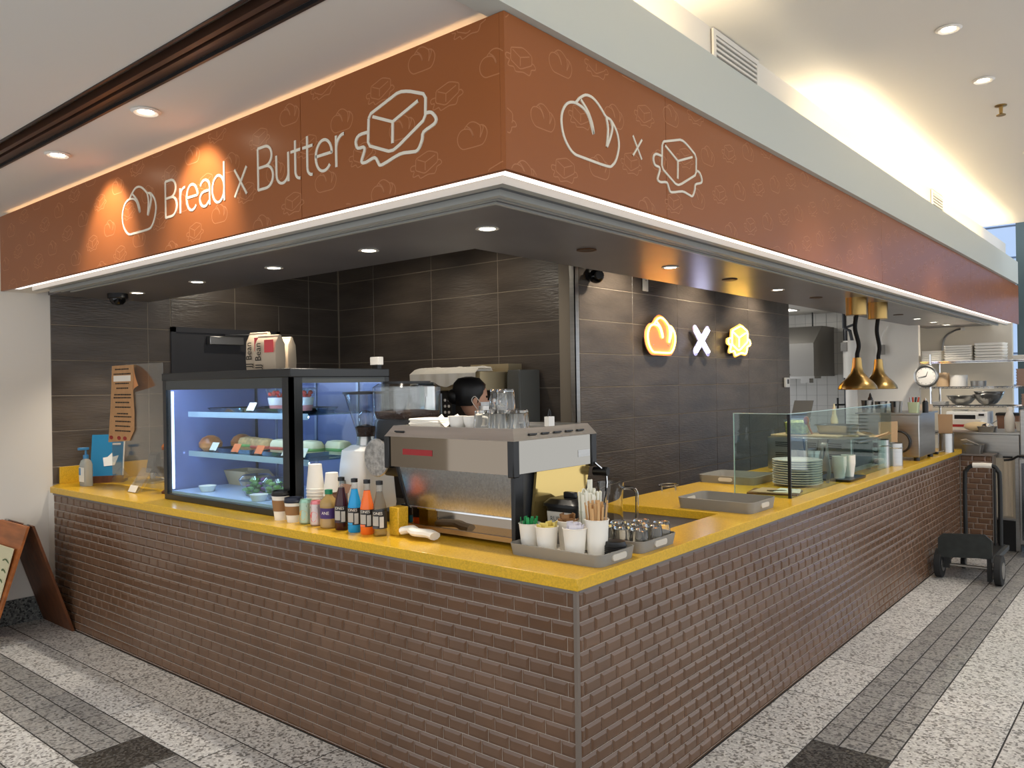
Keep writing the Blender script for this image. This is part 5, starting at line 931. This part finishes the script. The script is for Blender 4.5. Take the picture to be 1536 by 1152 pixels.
def bowl(x, z, r, h, lab, n=1):
    for k in range(n):
        t = thing('mixing_bowl', lab if n == 1 else lab + (', outer' if k == 0 else ', inner tilted'), 'bowl', (x + .012 * k, 9.22, z + k * .035), group='steel mixing bowls'); MB().lathe([(r * .35, 0), (r * .6, h * .2), (r * .9, h * .7), (r, h), (r + .008, h + .002), (r - .004, h), (r * .86, h * .7), (r * .3, .008)], n=32).o('bowl', CHROME if k else STEEL, t, local=True); MB().tube([(r * math.cos(a), r * math.sin(a), h) for a in [q * math.pi / 16 for q in range(32)]], .005, 6, closed=True).o('rim', STEEL, t, local=True)
bowl(-.56, 1.253, .17, .115, 'steel mixing bowl at the left of the lower shelf'); bowl(-.27, 1.253, .165, .13, 'steel mixing bowls nested at the right of the lower shelf', 2)
t = thing('tray_pile', 'flat white trays left on the lower shelf', 'trays', (-.82, 9.25, 1.253)); 
for k in range(2): MB().loft([rrect(.16, .25, .02, z=.022 * k), rrect(.18, .27, .02, z=.02 + .022 * k)]).o('tray', WHITEP, t, local=True)
for i, (x, z, n, l) in enumerate(((.19, 1.488, 6, 'brown food box in the upper pile by the window'), (.24, 1.253, 4, 'brown food box in the lower pile by the window'))):
    for k in range(n):
        o = MB().loft([rrect(.28, .3, .02, z=0), rrect(.30, .32, .02, z=.034)]).o('food_box', mat('taupe_box', (176, 146, 128), .6)); o.location = (x, 9.26, z + k * .0345); tag(o, l + (', topmost' if k == n - 1 else ', %s from the bottom' % ORD[k]), 'box', l)
t = thing('microwave', 'white microwave oven with dark window under the shelves', 'microwave', (-.47, 9.2, .908)); MB().box((-.70, 9.02, .912), (-.25, 9.42, 1.175)).o('body', WHITEP, t, bev=.006); MB().box((-.61, 9.014, .955), (-.38, 9.021, 1.135)).o('door_window', BLACK, t); MB().box((-.345, 9.014, 1.125), (-.285, 9.021, 1.15)).o('display', BLACK, t); MB().cyl((-.315, 9.021, .98), (-.315, 9.0, .98), .02).o('dial', WHITEP, t); MB().box((-.372, 9.0, .95), (-.36, 9.02, 1.14)).o('handle', WHITEP, t)
for x, w, l in ((-.58, .2, 'shallow white plate on the microwave'), (-.36, .12, 'small white dish on the microwave')): tag(MB().lathe([(w * .35, 0), (w * .5, .014), (w * .48, .018), (w * .3, .006)], (x, 9.2, 1.176), 24).o('plate', CERAM), l, 'plate')
t = thing('brown_bin', 'brown bin with dark lid right of the microwave', 'bin', (-.05, 9.25, .908)); MB().loft([rrect(.22, .22, .02, z=0), rrect(.25, .25, .02, z=.22)]).o('bin', mat('brown_bin', (128, 92, 70), .5), t, local=True); MB().loft([rrect(.27, .27, .02, z=.22), rrect(.26, .26, .02, z=.25)]).o('lid', BLACK, t, local=True)
t = thing('wall_cable', 'grey cable looping down the cream wall above the shelves', 'cable', (-.7, 10.09, 2.0)); MB().tube(smooth([(-.96, 10.08, 1.95), (-.92, 10.08, 2.15), (-.80, 10.08, 2.24), (-.72, 10.08, 2.26)], 5), .012, 6).o('cable', DSTEEL, t); MB().box((-.72, 10.06, 2.24), (-.68, 10.1, 2.28)).o('junction', WHITEP, t)
# ---- window wall and outside facade
wv = struct('window_1', MB().box((-.13, 10.55, 0), (-.03, 10.7, 4.6)).box((.14, 10.58, 0), (.19, 10.68, 4.6)).box((.9, 10.58, 0), (.95, 10.68, 4.6)).box((1.7, 10.58, 0), (1.75, 10.68, 4.6)).box((-.13, 10.58, 2.68), (2.5, 10.68, 2.95)).box((-.13, 10.58, 0), (2.5, 10.68, .2)).box((-.13, 10.58, 4.5), (2.5, 10.68, 4.6)), mat('mullion', (84, 100, 104), .4, metal=.5), 'grey-green framed glass window wall at the far right', 'window')
for x0, x1 in ((-.03, .14), (.19, .9), (.95, 1.7), (1.75, 2.5)):
    for z0, z1 in ((.2, 2.68), (2.95, 4.5)): MB().box((x0, 10.62, z0), (x1, 10.63, z1)).o('pane', WINGLASS, wv)
t = thing('facade', 'pale blue-grey panelled building outside the window', 'building', (1, 16, 0), kind='structure'); MB().box((-4, 16, 0), (8, 16.2, 9)).o('wall', mat('facade_joint', (120, 136, 158), .6), t)
fp = MB().box((-.74, -.02, -.29), (.74, .02, .29)).mesh('panel', mat('facade_panel', (172, 194, 226), .5))
for i in range(6):
    for j in range(10): o = link('panel', fp, t); o.location = (-3.2 + i * 1.5, -.02, .5 + j * .62)

# ================================================================== A-FRAME, DOLLY
t = thing('sandwich_board', 'wooden A-frame sign board standing by the white wall', 'A-frame sign', (-4.05, -.36, 0), R_(0))
t['label'] = 'wooden A-frame sign board standing by the white wall'
HX0, HX1, HY, HZ = -4.60, -4.11, -.26, .735
for sg, nm in ((1, 'rear_leaf'), (-1, 'front_leaf')):
    P = [(HX0, HY + .006 * sg, HZ), (HX1, HY + .006 * sg, HZ), (HX1, HY + .24 * sg, .0), (HX0, HY + .24 * sg, .0)]
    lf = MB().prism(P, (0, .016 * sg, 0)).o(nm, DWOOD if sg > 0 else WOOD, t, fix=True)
MB().prism([(HX0 + .05, HY - .085, .60), (HX1 - .04, HY - .085, .60), (HX1 - .04, HY - .215, .12), (HX0 + .05, HY - .215, .12)], (0, -.006, 0)).o('poster', mat('poster_paper', (214, 206, 170), .7), lf)
for k, z in enumerate((.52, .46, .40)):
    f = (.60 - z) / .48; y = HY - .0925 - .13 * f
    MB().tube(smooth([(HX1 - .15 + .03 * k, y, z), (HX1 - .10, y - .003, z + .012), (HX1 - .05 - .01 * k, y, z - .008)], 4), .004, 5).o('handwriting', mat('green_ink', (92, 110, 74), .7), lf)
for x in (HX0 + .08, HX1 - .08): MB().cyl((x - .03, HY, HZ + .002), (x + .03, HY, HZ + .002), .008).o('hinge', STEEL, t)

# ---- hand truck
t = thing('platform_dolly', 'black folding platform dolly parked at the counter end', 'dolly', (.28, 5.1, 0))
BK = mat('dolly_black', (26, 27, 27), .5)
MB().loft([[(.075, 4.84, .175), (.45, 4.84, .205), (.45, 4.86, .205), (.075, 4.86, .175)], [(.075, 4.84, .33), (.45, 4.84, .34), (.45, 4.86, .34), (.075, 4.86, .33)], [(.11, 4.84, .365), (.40, 4.84, .385), (.40, 4.86, .385), (.11, 4.86, .365)]]).o('toe_plate', mat('dolly_plate', (38, 42, 40), .45, noise=.2, nscale=(20, 20, 20)), t)
for x in (.09, .455): MB().box((x - .014, 4.86, .17), (x + .014, 5.5, .205)).o('side_rail', mat('rail_steel', (96, 98, 98), .4, metal=.7), t)
MB().box((.11, 4.88, .19), (.44, 5.5, .21)).o('deck', BK, t)
hp = smooth([(.165, 5.42, .20), (.165, 5.42, .74), (.18, 5.42, .82), (.23, 5.42, .86), (.36, 5.42, .865), (.405, 5.42, .825), (.42, 5.42, .74), (.42, 5.42, .20)], 6)
MB().tube(hp, .017, 10).o('handle_frame', BK, t); MB().tube([(.225, 5.42, .862), (.30, 5.42, .866), (.365, 5.42, .864)], .022, 10).o('grip_wrap', PAPER, t)
def wheel(x, y, r, wd, axisx=True):
    w_ = MB().cyl((x - wd / 2, y, r), (x + wd / 2, y, r), r, n=26).o('wheel', RUBBER, t, bev=.006); MB().cyl((x - wd / 2 - .004, y, r), (x + wd / 2 + .004, y, r), r * .55, n=18).o('wheel_hub', DSTEEL, w_)
    return w_
wheel(.07, 4.92, .115, .05); wheel(.49, 4.88, .115, .05); wheel(.16, 5.35, .06, .03); wheel(.40, 5.35, .06, .03)
for x in (.165, .40): MB().box((x - .03, 5.32, .10), (x + .03, 5.38, .19)).o('castor_fork', BK, t)
MB().box((.105, 4.87, .09), (.15, 4.93, .20)).box((.41, 4.86, .02), (.44, 4.92, .20)).o('axle_bracket', BK, t); MB().cyl((.07, 4.90, .115), (.49, 4.90, .115), .012).o('axle', DSTEEL, t)
MB().cyl((.385, 5.40, .12), (.385, 5.40, .84), .009, n=8).o('inner_strut', BK, t)
t = thing('paper_apron', 'pale cloth strip hanging on the steel cabinet side', 'cloth', (.34, 6.33, .3)); MB().loft([[(.31 + .015 * i, 6.325 - .006 * (i % 2), z) for i in range(6)] for z in (.86, .6, .32)], False, False, closed=False).o('cloth', mat('apron_cloth', (206, 194, 174), .8), t); MB().box((.31, 6.318, .855), (.385, 6.328, .87)).o('clip', BLACK, t)

# ================================================================== BACK BAR
t = thing('brewer_unit', 'beige and steel coffee brewer cabinet against the back wall', 'coffee brewer', (-2.66, 2.35, 0)); 
MB().box((-3.05, 2.05, .0), (-2.30, 2.6, .95)).o('base_cabinet', DSTEEL, t); MB().box((-3.0, 2.1, 1.56), (-2.33, 2.55, 1.70)).o('brew_head', mat('beige_steel', (176, 160, 128), .4, metal=.4), t, bev=.006); MB().box((-3.0, 2.3, .95), (-2.33, 2.55, 1.56)).o('back_panel', mat('brewer_dark', (60, 52, 46), .4), t); MB().box((-2.72, 2.42, 1.70), (-2.33, 2.58, 1.76)).o('top_box', mat('beige_steel'), t)
for x in (-2.9, -2.62): 
    MB().cyl((x, 2.2, .95), (x, 2.2, 1.30), .085, n=22).o('urn', STEEL, t)
MB().tube(smooth([(-2.93, 2.12, 1.52), (-2.97, 2.08, 1.46), (-2.95, 2.08, 1.36), (-2.90, 2.12, 1.32)], 4), .018).o('pot_handle', BLACK, t); MB().cyl((-2.80, 2.14, 1.38), (-2.80, 2.14, 1.54), .045, n=18).o('pot', mat('dark_glass', (110, 112, 116), .1, metal=.4), t)
cp = MB().box((-2.70, 2.08, 1.34), (-2.60, 2.12, 1.545)).o('control_panel', BLACK, t)
for i in range(3):
    for j in range(2): MB().cyl((-2.67 + j * .04, 2.082, 1.40 + i * .045), (-2.67 + j * .04, 2.076, 1.40 + i * .045), .011, n=10).o('button', WHITEP, cp)
t = thing('draped_cloth', 'white cloth draped along the brewer top', 'cloth', (-2.65, 2.2, 1.62)); n = 26
MB().loft([[(-3.03 + .028 * i, 2.06 - .008 * math.sin(i * 1.3), 1.60 + .012 * math.sin(i * .8)) for i in range(n)], [(-3.03 + .028 * i, 2.055 - .006 * math.sin(i * 1.3), 1.69) for i in range(n)], [(-3.02 + .027 * i, 2.10, 1.725 + .012 * math.sin(i * .5)) for i in range(n)], [(-3.0 + .0265 * i, 2.28, 1.735 + .012 * math.sin(i * .7)) for i in range(n)]], False, False, closed=False).o('cloth', PAPER, t); MB().loft([rrect(.5, .2, .03, z=.085, cx=-.0, cy=.04), rrect(.48, .18, .03, z=.118, cx=-.0, cy=.04)]).o('folded_layer', PAPER, t, local=True)
t = thing('tall_fridge', 'tall grey refrigerator beside the coffee brewer', 'fridge', (-2.22, 2.45, 0)); MB().box((-2.29, 2.36, .05), (-2.17, 2.6, 1.71)).o('body', mat('fridge_grey', (92, 92, 88), .4), t, bev=.006); MB().box((-2.285, 2.35, .12), (-2.175, 2.36, 1.68)).o('door', mat('fridge_grey'), t); MB().box((-2.20, 2.33, .8), (-2.19, 2.35, 1.2)).o('handle', STEEL, t)
for x in (-2.26, -2.20): MB().box((x - .02, 2.4, 0), (x + .02, 2.55, .05)).o('foot', BLACK, t)
# steel mirror-like urn behind the black grinder
t = thing('hot_water_tower', 'tall chrome water boiler behind the black grinder', 'water boiler', (-1.42, .86, .84)); t.location = (-1.62, .87, .90)
MB().box((-.04, -.04, 0), (.04, .04, .71)).o('body', CHROME, t, local=True, bev=.012); MB().box((-.03, -.03, .71), (.03, .03, .72)).o('top_cap', BLACK, t, local=True); MB().cyl((0, -.04, .3), (0, -.09, .28), .01).o('tap', BLACK, t, local=True)
t = thing('back_bench', 'low steel bench behind the grinders', 'bench', (-2.2, 1.0, 0)); MB().box((-4.3, .76, .86), (-1.05, .98, .9)).o('bench_top', DSTEEL, t)
for x in (-4.25, -2.7, -1.1):
    for y in (.79, .95): MB().cyl((x, y, 0), (x, y, .86), .018, n=10).o('leg', STEEL, t)

# ================================================================== PERSON (only the head shows above the machine)
PX, PY = -1.90, 1.55
pr = thing('person', 'person in dark cap of black hair and white face mask behind the espresso machine', 'person', (PX, PY, 0), R_(52))
def skinned(name, verts, edges, radii, m, parent, sub=2):
    me = bpy.data.meshes.new(name); me.from_pydata(verts, edges, []); me.materials.append(m)
    o = link(name, me, parent); md = o.modifiers.new('skin', 'SKIN'); me.skin_vertices.new() if not me.skin_vertices else None
    for i, r in enumerate(radii): me.skin_vertices[0].data[i].radius = r if isinstance(r, tuple) else (r, r)
    me.skin_vertices[0].data[0].use_root = True; md.use_smooth_shade = True
    s = o.modifiers.new('sub', 'SUBSURF'); s.levels = sub; s.render_levels = sub; return o
SKIN = mat('skin', (206, 156, 128), .5); SHIRT = mat('dark_shirt', (36, 36, 40), .8); TROUS = mat('dark_trousers', (44, 44, 50), .8); HAIR = mat('black_hair', (14, 12, 12), .45)
# body faces +x locally
V = [(0, 0, .86), (0, 0, 1.05), (0, 0, 1.22), (0, 0, 1.31), (.01, 0, 1.385), (.02, 0, 1.44),
     (0, .17, 1.28), (.06, .21, 1.06), (.24, .17, 1.00), (0, -.17, 1.28), (.06, -.21, 1.06), (.24, -.17, 1.00),
     (0, .085, .80), (.01, .09, .45), (-.01, .09, .07), (.12, .10, .03), (0, -.085, .80), (.01, -.09, .45), (-.01, -.09, .07), (.12, -.10, .03)]
Eg = [(0, 1), (1, 2), (2, 3), (3, 4), (4, 5), (2, 6), (6, 7), (7, 8), (2, 9), (9, 10), (10, 11), (0, 12), (12, 13), (13, 14), (14, 15), (0, 16), (16, 17), (17, 18), (18, 19)]
skinned('body', V, Eg, [(.10, .14), (.10, .13), (.11, .15), (.08, .09), .05, .05, .06, .046, .036, .06, .046, .036, .085, .06, .045, .035, .085, .06, .045, .035], SHIRT, pr)
for sy in (1, -1):
    hv = [(.25, .17 * sy, 1.0), (.31, .165 * sy, .99)]; he = [(0, 1)]; hr = [(.03, .02), (.034, .018)]
    for k in range(4): b = len(hv); yy = (.14 + .018 * k) * sy; ln = (.055, .066, .07, .06)[k]; hv += [(.345, yy, .992), (.345 + ln * .6, yy, .985), (.345 + ln, yy, .965)]; he += [(1, b), (b, b + 1), (b + 1, b + 2)]; hr += [.010, .0092, .0082]
    b = len(hv); hv += [(.29, .135 * sy, .99), (.33, .115 * sy, .98)]; he += [(0, b), (b, b + 1)]; hr += [.012, .0095]
    skinned('hand', hv, he, hr, SKIN, pr)
hd = MB()
prof = [(.045, -.115, .02), (.062, -.10, .022), (.074, -.07, .016), (.082, -.03, .006), (.087, .01, 0), (.087, .05, -.004), (.078, .085, -.008), (.055, .11, -.01), (.02, .122, -.01)]
hd.loft([[(dx + r * 1.12 * math.cos(a), r * .92 * math.sin(a), 1.515 + z) for a in [2 * math.pi * j / 24 for j in range(24)]] for r, z, dx in prof])
h = hd.o('head', SKIN, pr, local=True)
MB().prism([(.085, -.012, 1.475), (.085, .012, 1.475), (.118, .004, 1.485), (.118, -.004, 1.485)], (0, 0, .02)).add([], []).o('nose', SKIN, h, local=True)
for s in (1, -1):
    MB().ell((.082, .033 * s, 1.525), (.012, .015, .009), 10, 8).o('eye', mat('eye', (40, 30, 26), .2), h, local=True); MB().ell((.0, .086 * s, 1.505), (.018, .009, .032), 12, 8).o('ear', SKIN, h, local=True)
MB().ell((.09, 0, 1.452), (.01, .022, .006), 10, 6).o('mouth', mat('lip', (170, 96, 88), .5), h, local=True)
mk = [[(.02 + .0 + (.098 if k == 1 else .09) * math.cos(a) * (1.0), .098 * math.sin(a) * (.86 if k != 1 else .9), 1.425 + k * .034) for a in [R_(-78 + 156 * j / 14) for j in range(15)]] for k in range(3)]
m_ = MB().loft(mk, False, False, closed=False).o('face_mask', mat('mask_white', (232, 234, 236), .7), pr, local=True)
for s in (1, -1): MB().tube(smooth([(.035, .088 * s, 1.49), (.0, .098 * s, 1.53), (-.02, .094 * s, 1.50), (.03, .086 * s, 1.43)], 4), .0022, 5).o('mask_strap', PAPER, m_, local=True)
hr_ = MB(); hr_.loft([[(-.022 + rx * math.cos(a), ry * math.sin(a), z + (.035 * max(0, math.cos(a)) if z < 1.6 else 0)) for a in [2 * math.pi * j / 24 for j in range(24)]] for rx, ry, z in ((.088, .085, 1.47), (.105, .098, 1.52), (.108, .10, 1.57), (.098, .09, 1.615), (.07, .065, 1.645), (.02, .02, 1.655))], False, True)
hr_.o('hair', HAIR, pr, local=True)
MB().ell((-.12, 0, 1.53), (.045, .045, .05)).o('hair_bun', HAIR, pr, local=True)
